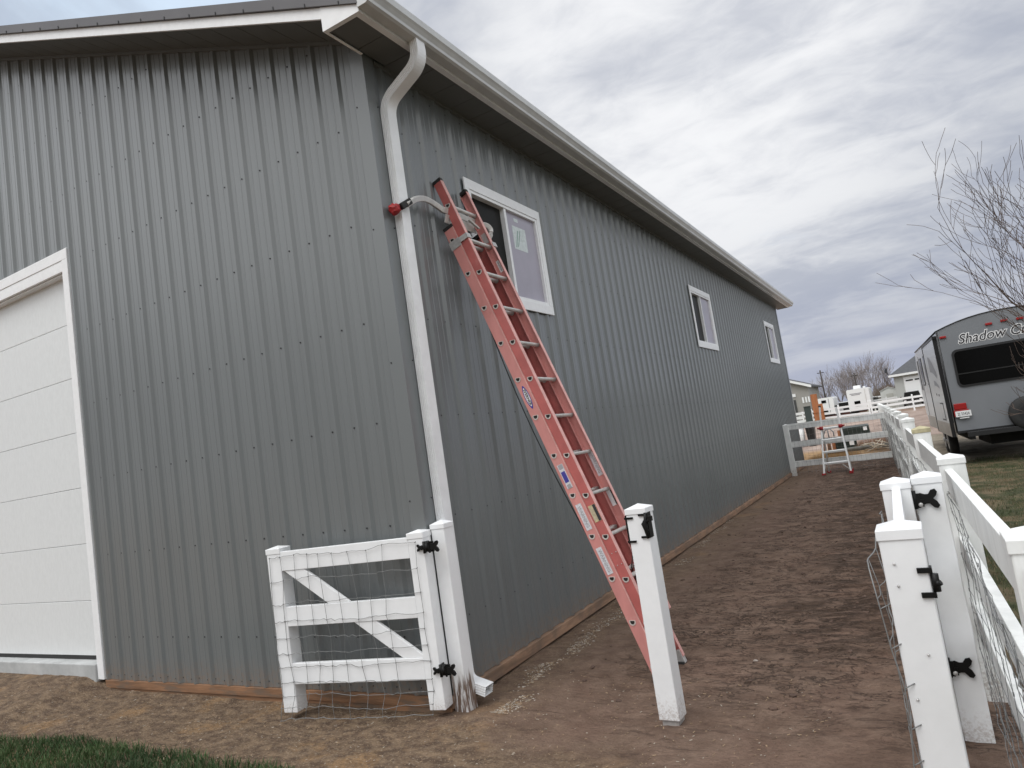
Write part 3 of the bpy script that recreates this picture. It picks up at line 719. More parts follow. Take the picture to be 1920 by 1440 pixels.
# left gate ------------------------------------------------------------
GA=math.atan2(.195,1.174)
def left_gate():
    W=1.325; ST=.120
    g=thing('gate','small white vinyl gate with wire mesh swung open against the gable wall','gate',(-1.250,-.335,0),GA,'white vinyl gates')
    def stile(x0,name='stile'):
        mb=MB(); mb.box(x0,0,-.048,x0+ST,ST,1.10); o=mb.build(name,M_white,g,.005)
        mb=MB(); e=.004; z1=1.145
        mb.v=[(x0-e,-e,z1-.047),(x0+ST+e,-e,z1-.047),(x0+ST+e,ST+e,z1-.047),(x0-e,ST+e,z1-.047),(x0-e,-e,z1-.008),(x0+ST+e,-e,z1-.008),(x0+ST+e,ST+e,z1-.008),(x0-e,ST+e,z1-.008),(x0+ST/2,ST/2,z1+.009)]
        for q in ((0,1,5,4),(1,2,6,5),(2,3,7,6),(3,0,4,7),(4,5,8),(5,6,8),(6,7,8),(7,4,8),(3,2,1,0)): mb.face(q)
        mb.build('post_cap',M_white,o,.002)
    stile(0); stile(W-ST)
    for z0,z1 in ((.970,1.111),(.566,.707),(.152,.300)):
        mb=MB(); mb.box(ST+.0005,.002,z0,W-ST-.0005,.040,z1); mb.build('rail',M_white,g,.003)
    # diagonal brace behind the middle rail
    for (xa,za,xb,zb) in ((ST+.03,.97,ST+.60,.708),(ST+.45,.565,W-ST-.02,.301)):
        pass
    mb=MB(); a=(ST+.045,.0,.97); b=(W-ST-.03,.0,.30)
    w=.115
    def seg(t0,t1):
        A=Vector((ST+.01,0,.97)); 
    # parallelogram pieces cut level by the rails
    xl=lambda z: ST+.015+(.97-z)*(W-2*ST-.17)/(.67)
    for z1,z0 in ((.9695,.7075),(.5655,.3005)):
        mb.hexa([(xl(z0),.008,z0),(xl(z0)+.178,.008,z0),(xl(z0)+.178,.036,z0),(xl(z0),.036,z0),(xl(z1),.008,z1),(xl(z1)+.178,.008,z1),(xl(z1)+.178,.036,z1),(xl(z1),.036,z1)])
    mb.build('brace',M_white,g,.003)
    # wire mesh on the front
    mb=MB(); rr=random.Random(2); cols=[.022,.105,.235,.36,.475,.60,.735,.865,.99,1.11,1.245]
    cols=[.020,.118,.245,.372,.495,.618,.745,.868,.990,1.135,1.232]
    cols=[.020,.118,.24,.36,.475,.60,.73,.86,.99,1.265]
    rows=[1.085,.905,.750,.625,.515,.415,.315,.215,.115,.03,-.045]
    rows=[1.072,.90,.735,.60,.485,.375,.275,.165,.075,.0,-.062]
    off={}
    for i,x in enumerate(cols):
        for j,z in enumerate(rows): off[i,j]=Vector((x+rr.gauss(0,.006)+(.012*math.sin(j*.9+i) if 0<i<9 else 0),-.010+rr.gauss(0,.003)-(.035 if j>8 else 0)-(.02 if j==10 else 0),z+rr.gauss(0,.005)+.006*math.sin(i*.8)))
    for j in range(len(rows)):
        P=[]
        for i in range(len(cols)):
            P.append(off[i,j])
            if i<len(cols)-1:
                for t in (.25,.5,.75): P.append(off[i,j].lerp(off[i+1,j],t)+Vector((0,rr.gauss(0,.002),rr.gauss(0,.004))))
        mb.tube(P,.0019 if j<10 else .0024,4)
        for i in range(len(cols)):
            q=off[i,j]; mb.tube([q-Vector((.004,0,.003)),q+Vector((.004,-.002,.003))],.0036,5)
    for i in range(len(cols)): 
        if i: mb.tube([off[i,j] for j in range(len(rows))],.0016,4)
        else: mb.tube([off[i,j] for j in range(len(rows))],.002,4)
    mb.build('wire_mesh',M_wire,g)
    # hinges wrap from the stile's side to the post
    for z in (1.035,.215):
        mb=MB(); x=W+.005
        butterfly(mb,(W-.001,-.007,z),(-1,0,0),(0,0,1),(0,-1,0),.55,th=.012)
        mb.box(W+.001,.0,z-.036,W+.010,.05,z+.036); mb.box(W+.012,-.02,z-.030,W+.050,.012,z+.030)
        mb.cyl((W+.010,-.012,z-.04),(W+.010,-.012,z+.04),.011,10)
        mb.cyl((W+.010,-.012,z-.012),(W+.045,.006,z-.012),.009,8); mb.cyl((W+.010,-.012,z+.015),(W+.045,.006,z+.015),.009,8)
        mb.box(W+.028,-.004,z-.035,W+.074,.010,z+.035)
        butterfly(mb,(W+.045,.000,z),(1,.05,0),(0,0,1),(0,-1,0),.85,th=.014)
        mb.cyl((W+.03,-.016,z-.028),(W+.03,-.016,z+.028),.012,8)
        mb.tube([(W+.05,-.01,z+.04),(W+.03,-.018,z+.02),(W+.05,-.012,z-.04)],.007,6)
        bolt(mb,(W+.045,-.008,z-.012),(0,-1,0),.006,1)
        mb.build('hinge',[M_black,M_steel],g)
left_gate()
def lone_post(name,x,y,z0,z1,label,w=.122,rot=0,group='white gateway posts',p=.013,mt=None):
    t=thing(name,label,'post',(x,y,0),rot,group)
    post(t,'post_shaft',0,0,w,z0,z1,mt or M_white,p=p); return t
lone_post('gate_post',.100,.058,-.14,1.180,'white hinge post at the barn corner, in front of the downspout',.112,mt=M_whited)
# latch post ------------------------------------------------------------
lp=lone_post('gate_post',1.545,.118,-.102,1.150,'free standing white gate post in front of the red ladder, with black latches',.126,math.radians(-2))
mb=MB()
for s,z in ((-1,1.085),(-1,.945)): mb.box(-.075,-.071,z-.006,-.020,-.063,z+.006)
mb.box(-.078,-.05,.93,-.066,.02,1.10); mb.cyl((-.085,-.01,.95),(-.085,-.01,1.08),.010,8)
mb.build('gate_latch',M_black,lp)
mb=MB()
for z in (1.100,.968): mb.box(.018,-.073,z-.006,.064,-.063,z+.006)
mb.box(.064,-.06,.96,.070,.0,1.11)
mb.tube([(.062,-.070,1.112),(.062,-.072,1.07),(.050,-.074,1.045),(.056,-.074,1.01),(.062,-.072,.96)],[.008,.012,.019,.013,.010],8)
mb.tube([(.060,-.073,1.05),(.090,-.073,1.075)],[.008,.010],8); mb.box(.078,-.085,1.062,.104,-.062,1.090)
mb.cyl((.058,-.075,1.03),(.058,-.090,1.03),.010,8)
mb.build('gate_latch',M_black,lp)
mb=MB(); mb.box(-.05,-.05,-.2,.05,.05,-.095); mb.build('post_footing',M_steel,lp)
# right hinge post ---------------------------------------------------------
hp=lone_post('gate_post',3.079,.105,-.16,1.172,'white hinge post beside the folded gate, with black butterfly hinges',.126)
# folded gate ---------------------------------------------------------
def right_gate():
    g=thing('gate','white vinyl gate folded open along the right-hand fence, end on to the camera','gate',(2.95,-1.4,0),0,'white vinyl gates')
    for (x,y) in ((.030,.063),(-.008,1.433)):
        o=post(g,'stile',x,y,.126,-.07,1.165,M_white,p=.012)
    for z0,z1 in ((.985,1.125),(.58,.72),(.17,.31)):
        mb=MB(); mb.hexa([(.010,.127,z0),(.048,.127,z0),(.012,1.369,z0),(-.026,1.369,z0),(.010,.127,z1),(.048,.127,z1),(.012,1.369,z1),(-.026,1.369,z1)]); mb.build('rail',M_white,g,.003)
    # mesh bellies out on the path side
    mb=MB(); rr=random.Random(8); ys=[-.02+i*.24 for i in range(7)]; zs=[1.02-.12*j for j in range(10)]
    P={}
    for i,y in enumerate(ys):
        for j,z in enumerate(zs):
            bulge=.012+.012*math.sin(PI*i/6)*(1 if j==0 else .7)
            xx=-.034-.04*i/6-(.03*math.exp(-j*.7) if i<2 else 0)
            if i==0: bulge=.012+.010*math.sin(j*1.3)
            P[i,j]=Vector((xx-bulge+rr.gauss(0,.006),y,z+rr.gauss(0,.008)))
    for j in range(len(zs)):
        L=[]
        for i in range(len(ys)):
            L.append(P[i,j])
            if i<6: L+=[P[i,j].lerp(P[i+1,j],t)+Vector((rr.gauss(0,.004),0,rr.gauss(0,.004))) for t in (.33,.66)]
        mb.tube(L,.0025 if j==0 else .0017,5)
        if j: 
            q=P[0,j]; mb.tube([q,q+Vector((.030,.02,.01))],.002,4)
    for i in range(len(ys)): mb.tube([P[i,j] for j in range(len(zs))],.0021 if i==0 else .0016,5)
    mb.build('wire_mesh',M_wire,g)
    # latch on the near stile
    mb=MB()
    for z in (1.022,.945): mb.box(.060,-.009,z-.008,.100,-.001,z+.008)
    mb.box(.094,-.004,.935,.102,.03,1.03); mb.cyl((.106,.0,.955),(.106,.0,1.01),.011,10); mb.tube([(.104,0,.975),(.118,-.004,.985)],.011,8)
    mb.build('gate_latch',M_black,g)
    for x,z in ((.0,1.045),(.0,.975),(.045,.76),(.06,.40),(-.01,.62)): mb=MB(); bolt(mb,(x,-.001,z),(0,-1,0),.0045); mb.build('rivet',M_steel,g)
    for z in (1.055,.245):
        mb=MB(); butterfly(mb,(.078,1.433,z),(1,0,0),(0,0,1),(0,-1,0),1.05)
        mb.cyl((.062,1.425,z-.045),(.062,1.425,z+.045),.011,10); mb.box(.056,1.42,z-.04,.085,1.43,z+.03)
        mb.box(.064,1.424,z-.036,.10,1.434,z+.0)
        bolt(mb,(.085,1.422,z-.026),(0,-1,0),.012,1)
        mb.build('hinge',[M_black,M_steel],g)
right_gate()
# ------------------------------------------------------------------ right-hand fence
def fence_right():
    t=thing('vinyl_fence','long weathered white three-rail fence with sagging wire mesh on its path side','fence')
    ys=[-1.89,.63,2.70,5.10]; y=5.10
    while y<33: y+=2.44; ys.append(y)
    for k,y in enumerate(ys):
        z1=[1.215,1.205,1.29,1.305][k] if k<4 else 1.30
        x=fx(y)+.064
        if k==0: x=3.292
        if k==1: x=3.212
        if k==2: x=3.100
        if k==3: x=2.99
        post(t,'fence_post',x,y,.128,-.2,z1,M_fence,capm=M_weath if k==2 else None,p=.012)
    pos=[3.292,3.212,3.100,2.99]
    X=lambda k: pos[k] if k<4 else fx(ys[k])+.064
    for k in range(len(ys)-1):
        for zc in (1.065,.70,.345):
            if k==0: dz=.0
            lift=.06 if k>=2 else (.03 if k==1 else 0)
            mb=MB(); a=Vector((X(k)-.02,ys[k]+.064,zc+lift)); b=Vector((X(k+1)-.02,ys[k+1]-.064,zc+lift+(.03 if k==1 else 0)))
            mb.bar(a,b,.04,.14); mb.build('rail',M_fence,t,.003)
    # short stub rail that runs past the near post, out of the frame
    for zc in (1.065,.70,.345):
        mb=MB(); mb.bar((3.27,-1.954,zc),(3.36,-3.2,zc),.04,.14); mb.build('rail',M_fence,t,.003)
    rr=random.Random(4); mb=MB()
    L0,L1=-1.85,31.; N=int((L1-L0)/.205)
    zs=[1.02,.93,.82,.70,.57,.44,.32,.21,.12,.04,-.04]
    P={}
    for i in range(N+1):
        y=L0+i*.205
        for j,z in enumerate(zs):
            k=noise.noise(Vector((y*.7,z*1.5,0)))
            xb=fx(y)-.02 if y>.6 else 3.175+(.6-y)*.032
            sag=(.02+.035*abs(noise.noise(Vector((y*.45,3,0)))))*(1.2 if j<2 else .8)
            drop=.0
            if y<.3: drop=.22*min(1,(.3-y)/1.6)**1.3 if j==0 else .06*min(1,(.3-y)/1.6); sag+=.0
            P[i,j]=Vector((xb-sag+.02*k+rr.gauss(0,.004),y,z-drop+.02*noise.noise(Vector((y*1.3,j,2)))+rr.gauss(0,.006)))
    for j in range(len(zs)):
        L=[]
        for i in range(N+1):
            L.append(P[i,j])
            if i<N and i<45: L.append(P[i,j].lerp(P[i+1,j],.5)+Vector((rr.gauss(0,.005),0,rr.gauss(0,.004))))
        mb.tube(L,.0024 if j==0 else .0015,4)
    for i in range(N+1): mb.tube([P[i,j]+Vector((0,rr.gauss(0,.008),0)) for j in range(len(zs))],.0015,4)
    for i in range(0,30):
        for j in range(len(zs)): q=P[i,j]; mb.tube([q-Vector((0,.006,.004)),q+Vector((0,.006,.004))],.0038,4)
    mb.build('wire_mesh',M_wire,t)
fence_right()
def cross_fence():
    t=thing('vinyl_fence','weathered grey three-rail fence closing the far end of the dirt path','fence',(.0,15.5,0))
    post(t,'fence_post',.085,0,.13,-.2,1.24,M_fence,p=.02)
    for z0,z1 in ((1.145,1.335),(.62,.785),(.12,.27)):
        mb=MB(); mb.bar((.152,0,(z0+z1)/2-.075 if z0>1 else (z0+z1)/2),(2.40,0,(z0+z1)/2-.105 if z0>1 else (z0+z1)/2-.03),.045,.15); mb.build('rail',M_fence,t,.003)
    mb=MB(); rr=random.Random(9)
    for i in range(25): x=.03+i*.1; mb.tube(wavy((x,-.03,1.2),(x,-.03,-.08),6,.006,0,i),.0022,4)
    for j in range(10): z=1.18-j*.135; mb.tube(wavy((.0,-.03,z),(2.4,-.03,z),16,.006,0,100+j),.0022,4)
    mb.build('wire_mesh',M_wire,t)
cross_fence()
# ------------------------------------------------------------------ extension ladder
def ladder():
    t=thing('extension_ladder','red fibreglass extension ladder leaning on the side wall, worn, with faded stickers','ladder',(1.24,.9,-.1))
    O=Vector((1.142,0,.293))-Vector(t.location)*1
    O=Vector((1.142,0,.293)); U=Vector((-.3165,0,.9486)).normalized(); Nn=Vector((.9486,0,.3165)).normalized(); Y=Vector((0,1,0))
    T=Matrix.Translation(-Vector(t.location))
    def P(u,n,y): return O+U*u+Nn*n+Y*y
    sp=.3226
    def rail(name,y,inn,n0,n1,u0,u1):
        # C channel: web at y, flanges reaching inward (inn=+1 or -1)
        th=.005; d=.036*inn
        pf=[(n0,0),(n1,0),(n1,d),(n1-th,d),(n1-th,th*inn),(n0+th,th*inn),(n0+th,d),(n0,d)]
        mb=MB(); mb.sweep(pf,[(P(u0,0,y),Nn,Y),(P(u1,0,y),Nn,Y)])
        # near fly and far base rails take the deeper red with painted-in shade
        o=mb.build(name,M_redshade if (name[0]=='f')==(inn>0) else M_red,t,.0012,1,xf=T)
        e=MB()
        for n_,s_ in ((n1,1),):
            c=[P(u0+.004,n_+.0002,y-.0008*inn),P(u0+.004,n_+.0022,y-.0008*inn),P(u0+.004,n_+.0022,y+.036*inn),P(u0+.004,n_+.0002,y+.036*inn)]
            e.hexa(c+[q+U*(u1-u0-.008) for q in c])
        c=[P(u0+.004,n1-.0035,y-.0014*inn),P(u0+.004,n1+.0022,y-.0014*inn),P(u0+.004,n1+.0022,y-.0009*inn),P(u0+.004,n1-.0035,y-.0009*inn)]
        e.hexa(c+[q+U*(u1-u0-.008) for q in c])
        e.build('pale_edge',M_rededge,o,xf=T)  # paler strip along the outer flange edge
        return o
    b0,b1,f0,f1=-.037,.053,.057,.132
    UB=(-.405,3.335); UF=(-.06,3.745)
    r1=rail('base_rail',.700,1,b0,b1,*UB); r2=rail('base_rail',1.150,-1,b0,b1,*UB)
    r3=rail('fly_rail',.708,1,f0,f1,*UF); r4=rail('fly_rail',1.122,-1,f0,f1,*UF)
    # caps
    for y,inn,n0,n1,u in ((.700,1,b0,b1,UB[1]),(1.150,-1,b0,b1,UB[1]),(.708,1,f0,f1,UF[1]),(1.122,-1,f0,f1,UF[1])):
        mb=MB(); c=[P(u-.012,n0-.003,y-.003*inn),P(u-.012,n1+.003,y-.003*inn),P(u-.012,n1+.003,y+.037*inn),P(u-.012,n0-.003,y+.037*inn)]
        mb.hexa(c+[q+U*.03 for q in c]); mb.build('end_cap',M_rub,t,.003,xf=T)
    # rungs and their sockets
    def dsh(r,n=12):   # D outline: flat towards +n-ish top
        pts=[]
        for k in range(n+1):
            a=PI+PI*k/n; pts.append((r*math.cos(a),r*math.sin(a)*1.05))
        return pts+[(r*.92,r*.45),(-r*.92,r*.45)]
    for sec,(nh,off,ya,yb,ks) in {'fly':(.093,-.041,.713,1.117,range(0,12)),'base':(.0,0,.705,1.145,range(-1,11))}.items():
        for k in ks:
            u=k*sp+off
            if sec=='fly': u+=0.0
            c=P(u,nh,0)
            th=math.atan2(1,0)
            # level axes for the D: flat side up in world
            A=Vector((1,0,0)); B=Vector((0,0,1))
            r=.0165
            mb=MB(); mb.sweep(dsh(r),[(c+Y*ya,A,B),(c+Y*yb,A,B)],smooth=False); mb.build(sec+'_rung' if False else 'rung',M_alu,t,xf=T)
            # flared socket outside the near web and inside the far web
            mb=MB()
            for y,s in ((ya-.005 if sec=='fly' else ya-.005,-1),):
                pf=dsh(.0245); pi=dsh(.0165)
                n=len(mb.v); L=len(pf)
                for p_,yy in ((pf,y),(pf,y-.004),(pi,y-.004),(pi,y-.001)):
                    for a,b in p_: mb.v.append(tuple(c+A*a+B*b+Y*yy))
                for q in range(3):
                    for k2 in range(L): mb.face((n+q*L+k2,n+q*L+(k2+1)%L,n+(q+1)*L+(k2+1)%L,n+(q+1)*L+k2),0)
                mb.face([n+3*L+k2 for k2 in range(L)],1)
            mb.build('rung_socket',[M_sock,M_hole],t,xf=T)
            mb=MB(); mb.sweep(dsh(.021),[(c+Y*(yb-.012),A,B),(c+Y*(yb-.004),A,B)]); mb.build('rung_flange',M_steel,t,xf=T)
    # guide brackets at the top of the base section
    for y,inn in ((.700,1),(1.150,-1)):
        mb=MB(); u=3.14
        def q(u_,n_,y_): return P(u_,n_,y_)
        a=.003*inn
        for (u0,u1,n0,n1) in ((u,u+.075,b0-.006,f0+.004),):
            c=[q(u0,n0,y-a-.003*inn),q(u0,n1,y-a-.003*inn),q(u0,n1,y-a+.0),q(u0,n0,y-a)]
            mb.hexa(c+[p_+U*(u1-u0) for p_ in c])
        c=[q(u+.02,b1+.006,y-a-.006*inn),q(u+.02,f1+.008,y-.003*inn),q(u+.02,f1+.008,y+.004*inn),q(u+.02,b1+.006,y-a)]
        mb.hexa(c+[p_+U*.045 for p_ in c])
        c=[q(u+.02,f1+.003,y-.006*inn),q(u+.02,f1+.010,y-.006*inn),q(u+.02,f1+.010,y+.055*inn),q(u+.02,f1+.003,y+.055*inn)]
        mb.hexa(c+[p_+U*.045 for p_ in c])
        mb.build('guide_bracket',M_steel,t,.002,xf=T)
    # stand-off stabiliser at the top rung
    u=3.47; cst=P(u,.083,0)
    mb=MB(); mb.bar(P(u,.060,.64),P(u,.060,1.20),.035,.045,(.3,0,1)); 
    mb.bar(P(u-.07,.045,.66),P(u-.07,.045,1.16),.010,.07,(.3,0,1))
    mb.bar(P(u-.05,.10,.95),P(u-.10,.09,1.08),.03,.012,(.3,0,1)); mb.build('stabiliser_bracket',M_alu,t,.002,xf=T)
    def arm(p0,p1,p2,p3):
        pts=[];
        for k in range(15):
            s=k/14; pts.append(p0*(1-s)**3+p1*3*s*(1-s)**2+p2*3*s*s*(1-s)+p3*s**3)
        mb=MB(); 
        path=[]
        for i,p_ in enumerate(pts):
            tg=(pts[min(i+1,14)]-pts[max(i-1,0)]).normalized(); V_=Vector((.3,0,.95)); V_=(V_-tg*V_.dot(tg)).normalized(); path.append((p_,tg.cross(V_),V_))
        mb.sweep([(-.014,-.021),(.014,-.021),(.014,.021),(-.014,.021)],path,smooth=False)
        mb.build('stabiliser_arm',M_alu,t,.004,xf=T); return pts
    s=P(u,.060,0)
    A=arm(Vector((s.x,.66,3.60)),Vector((.09,.48,3.655)),Vector((.15,.30,3.64)),Vector((.135,.13,3.508)))
    B=arm(Vector((s.x,1.17,3.59)),Vector((.15,1.29,3.62)),Vector((.19,1.345,3.54)),Vector((.10,1.25,3.44)))
    mb=MB(); mb.bar((.140,.170,3.545),(.110,.085,3.490),.040,.050); mb.build('arm_grip',M_rub,t,.006,xf=T)
    bm=bmesh.new(); bmesh.ops.create_uvsphere(bm,u_segments=22,v_segments=16,radius=.043,matrix=Matrix.Translation((.076,.050,3.475)))
    for v in bm.verts:
        v.co+=noise.noise_vector(v.co*45)*.016
    me=bpy.data.meshes.new('wall_pad'); bm.to_mesh(me); bm.free(); me.transform(T); me.materials.append(M_redrub)
    for p_ in me.polygons: p_.use_smooth=True
    o=bpy.data.objects.new('wall_pad',me); C.objects.link(o); o.parent=t
    bm=bmesh.new(); bmesh.ops.create_uvsphere(bm,u_segments=14,v_segments=10,radius=.038,matrix=Matrix.Translation((.080,1.225,3.415)))
    me=bpy.data.meshes.new('wall_pad'); bm.to_mesh(me); bm.free(); me.transform(T); me.materials.append(M_rub)
    o=bpy.data.objects.new('wall_pad',me); C.objects.link(o); o.parent=t; o['label']='black stabiliser pad against the window casing'
    # stickers on the near base rail, outer web facing -Y
    def label(nm,u,n,y,lu,ln,mt,parent,face=-1,rnd=0):
        mb=MB(); yy=y+.0012*face
        c=[P(u-lu/2,n-ln/2,yy),P(u-lu/2,n+ln/2,yy),P(u+lu/2,n+ln/2,yy),P(u+lu/2,n-ln/2,yy)]
        mb.hexa(c+[p_+Y*.0012*face for p_ in c]); return mb.build(nm,mt,parent,xf=T)
    down=-U
    def FR(u,n,y,k=.0016): return T@frame(P(u,n,y-k),down,Nn)
    # text reads downwards along the rail, its top towards the wall side... towards +n
    # oval maker's badge
    ub=1.84-.165+.0
    ub=5.5*sp+.0; 
    mb=MB(); c=P(ub,.008,.6985); K=40
    def oval(a,b,yy,m,pointy=1.0):
        pts=[]
        for k in range(K):
            th=2*PI*k/K; cu=math.cos(th); su=math.sin(th); pts.append(P(ub,.008,yy)+U*(a*cu)+Nn*(b*su*(abs(su)**.35)))
        mb.poly(pts,m)
    oval(.098,.023,.6984,0); oval(.078,.0175,.6978,1)
    mb.build('badge',[M_blue,M_labw],r1,xf=T)
    text('badge_lettering','WERNER',.030,M_ink,FR(ub,.008,.6976,.0006),r1,.0004,sx=1.12,off=.0006)
    # pictogram label with blue panel
    ul=3.45*sp
    label('sticker',ul,.008,.70,.19,.046,M_lab,r1)
    label('sticker',ul-.005,.008,.6988,.085,.034,M_blue,r1); label('sticker',ul+.075,.010,.6988,.035,.036,M_grey,r1); label('sticker',ul-.078,.008,.6988,.03,.03,M_grey,r1)
    for uu,txt in ((2.45*sp,'DANGER'),(1.40*sp,'DANGER')):
        label('sticker',uu,.006,.70,.20,.046,M_lab,r1)
        o=text('sticker_lettering','WARNING',.034,M_grey,FR(uu,.006,.6988),r1,.0003,off=.0005)
    # fly rail near side: caution label
    def caution(u,n,y,par,bgm,face=-1):
        o=label('sticker',u,n,y,.125,.058,bgm,par,face)
        label('sticker',u,n+.017,y+.0012*face,.122,.022,M_ink,par,face)
        return o
    caution(2.42*sp,.096,.708,r3,M_laby); text('sticker_lettering','CAUTION',.021,M_laby,FR(2.42*sp,.113,.708,.0030),r3,.0003)
    mb=MB()
    for j in range(5): 
        c=P(2.42*sp,.097-j*.007,.7055); mb.bar(c-U*(.052-.004*(j%3)),c+U*(.052-.006*(j%2)),.0008,.0016,Nn)
    mb.build('sticker_lettering',M_grey,r3,xf=T)
    # far fly rail: inner web faces -Y too (y=1.117)
    yi=1.1165
    caution(2.62*sp+.0,.100,yi,r4,M_labw); text('sticker_lettering','CAUTION',.021,M_labw,T@frame(P(2.62*sp,.117,yi-.0030),down,Nn),r4,.0003)
    mb=MB()
    for j in range(5): 
        c=P(2.62*sp,.101-j*.007,yi-.0025); mb.bar(c-U*(.052-.004*(j%3)),c+U*(.052-.006*(j%2)),.0008,.0016,Nn)
    mb.build('sticker_lettering',M_grey,r4,xf=T)
    label('sticker',3.52*sp,.097,yi,.20,.046,M_lab,r4); text('sticker_lettering','WARNING',.034,M_grey,T@frame(P(3.52*sp,.097,yi-.0026),down,Nn),r4,.0003)
    label('sticker',9.25*sp,.097,yi,.11,.03,M_labw,r4); text('sticker_lettering','CAUTION',.020,M_ink,T@frame(P(9.25*sp,.097,yi-.0026),down,Nn),r4,.0003)
    label('bracket_plate',10.15*sp,.085,yi,.10,.045,M_steel,r4)
    # rung lock of the fly section, far side
    mb=MB(); ul=1.22*sp-.041+.05
    c=[P(ul+.03,.072,1.100),P(ul+.03,.118,1.100),P(ul+.03,.118,1.114),P(ul+.03,.072,1.114)]; mb.hexa(c+[q+U*.055 for q in c])
    c=[P(ul-.03,.082,1.100),P(ul-.03,.112,1.100),P(ul-.03,.112,1.114),P(ul-.03,.082,1.114)]; mb.hexa(c+[q+U*.058 for q in c])
    mb.build('rung_lock',M_steel,t,.002,xf=T)
    mb=MB(); 
    mb.tube([P(ul+.04,.07,1.09),P(ul-.10,.045,1.07),P(ul-.22,.05,1.06),P(ul-.26,.10,1.075)],.004,6); mb.tube([P(ul+.03,.11,1.09),P(ul-.08,.13,1.05),P(ul-.19,.145,1.03),P(ul-.24,.12,1.05)],.004,6)
    mb.tube([P(ul-.19,.145,1.03),P(ul-.15,.05,1.075)],.004,6); mb.build('lock_wire',M_steel,t,xf=T)
    for a,b in ((.7*sp+.25,.08),(.7*sp+.25,.115),(.7*sp+.16,.08),(.7*sp+.16,.115)): mb=MB(); bolt(mb,P(a-.0,b,.7075),(0,-1,0),.004); mb.build('rivet',M_steel,r3,xf=T)
    label('bracket_plate',-.19*sp+.12-.1,.092,.708,.04,.03,M_steel,r3)
    # swivel feet
    for y,inn in ((.700,1),(1.150,-1)):
        f=P(UB[0]+.02,.008,y)
        mb=MB(); c=[P(UB[0]-.045,-.03,y-.004*inn),P(UB[0]-.045,.05,y-.004*inn),P(UB[0]-.045,.05,y+.045*inn),P(UB[0]-.045,-.03,y+.045*inn)]
        mb.hexa(c+[q+U*.10 for q in c]); 
        mb.box(f.x-.05,min(y-.006*inn,y+.06*inn),-.135,f.x+.055,max(y-.006*inn,y+.06*inn),-.108,1)
        mb.build('foot',[M_rub if inn>0 else M_steel,M_rub],t,.003,xf=T)
    # halyard hanging behind the near rail
    mb=MB(); pts=[]
    for k in range(31):
        s=k/30; u=2.45-(2.45-.62)*s; sag=.075*math.sin(PI*s)**1.0
        pts.append(P(u,-.040-sag*.55,.72))
    mb.tube(pts,.0045,6); mb.build('rope',M_rope,t,xf=T)
    mb=MB(); mb.tube([P(1.22*sp,.09,1.0),P(1.0*sp,.05,.98),P(.7*sp,.03,1.0),P(.95*sp,.06,1.03)],.005,6); mb.build('rope',M_rope,t,xf=T)
ladder()
# ------------------------------------------------------------------ step ladder by the cross fence
def stepladder():
    t=thing('stepladder','small aluminium A-frame ladder with red hinges standing before the far fence','ladder',(1.18,14.85,-.11))
    aL,aR=-.30,.30
    def leg(a,b,name,w=.038,mt=M_far_white): mb=MB(); mb.bar(a,b,w,w*1.6,(0,1,0)); return mb.build(name,mt,t,.003)
    yt=.28
    leg((-.305,-.02,.03),(-.205,yt,1.14),'leg'); leg((.30,-.02,.03),(.235,yt,1.14),'leg')
    leg((-.205,yt,1.14),(-.155,yt+.02,1.67),'upper_rail',mt=M_far_white); leg((.235,yt,1.14),(.215,yt+.02,1.62),'upper_rail',mt=M_far_white)
    leg((-.25,.60,.03),(-.19,yt+.03,1.14),'rear_leg',mt=M_alu); leg((.27,.60,.03),(.22,yt+.03,1.14),'rear_leg',mt=M_alu)
    for f in (.22,.47,.73,.985):
        a=Vector((-.305,-.02,.03)).lerp(Vector((-.205,yt,1.14)),f); b=Vector((.30,-.02,.03)).lerp(Vector((.235,yt,1.14)),f)
        mb=MB(); mb.bar(a,b,.06,.042,(0,-.3,1)); mb.build('step',M_far_white,t,.002)
    for a,s in ((Vector((-.205,yt,1.14)),-1),(Vector((.235,yt,1.14)),1)):
        mb=MB(); mb.cyl(a+Vector((-.04,-.03,0)),a+Vector((.04,-.03,0)),.048,12); mb.tube([a+Vector((s*.04,-.03,0)),a+Vector((s*.10,-.03,.01))],[.03,.014],8); mb.build('hinge_knob',M_redrub,t)
    for a in ((-.155,yt+.02,1.68),(.215,yt+.02,1.63)): mb=MB(); mb.box(a[0]-.03,a[1]-.02,a[2]-.02,a[0]+.03,a[1]+.03,a[2]+.03); mb.build('end_cap',M_rub,t,.006)
    for a in ((-.312,-.03,.0),(.306,-.03,.0),(-.25,.61,0),(.27,.61,0)): mb=MB(); mb.box(a[0]-.045,a[1]-.035,-.02,a[0]+.045,a[1]+.035,.05); mb.build('foot',M_redrub,t,.01)
    mb=MB(); mb.bar((-.24,.05,.24),(-.29,0,.12),.012,.02); mb.bar((.14,.05,.22),(.27,0,.10),.012,.02); mb.build('brace',M_alu,t)
stepladder()
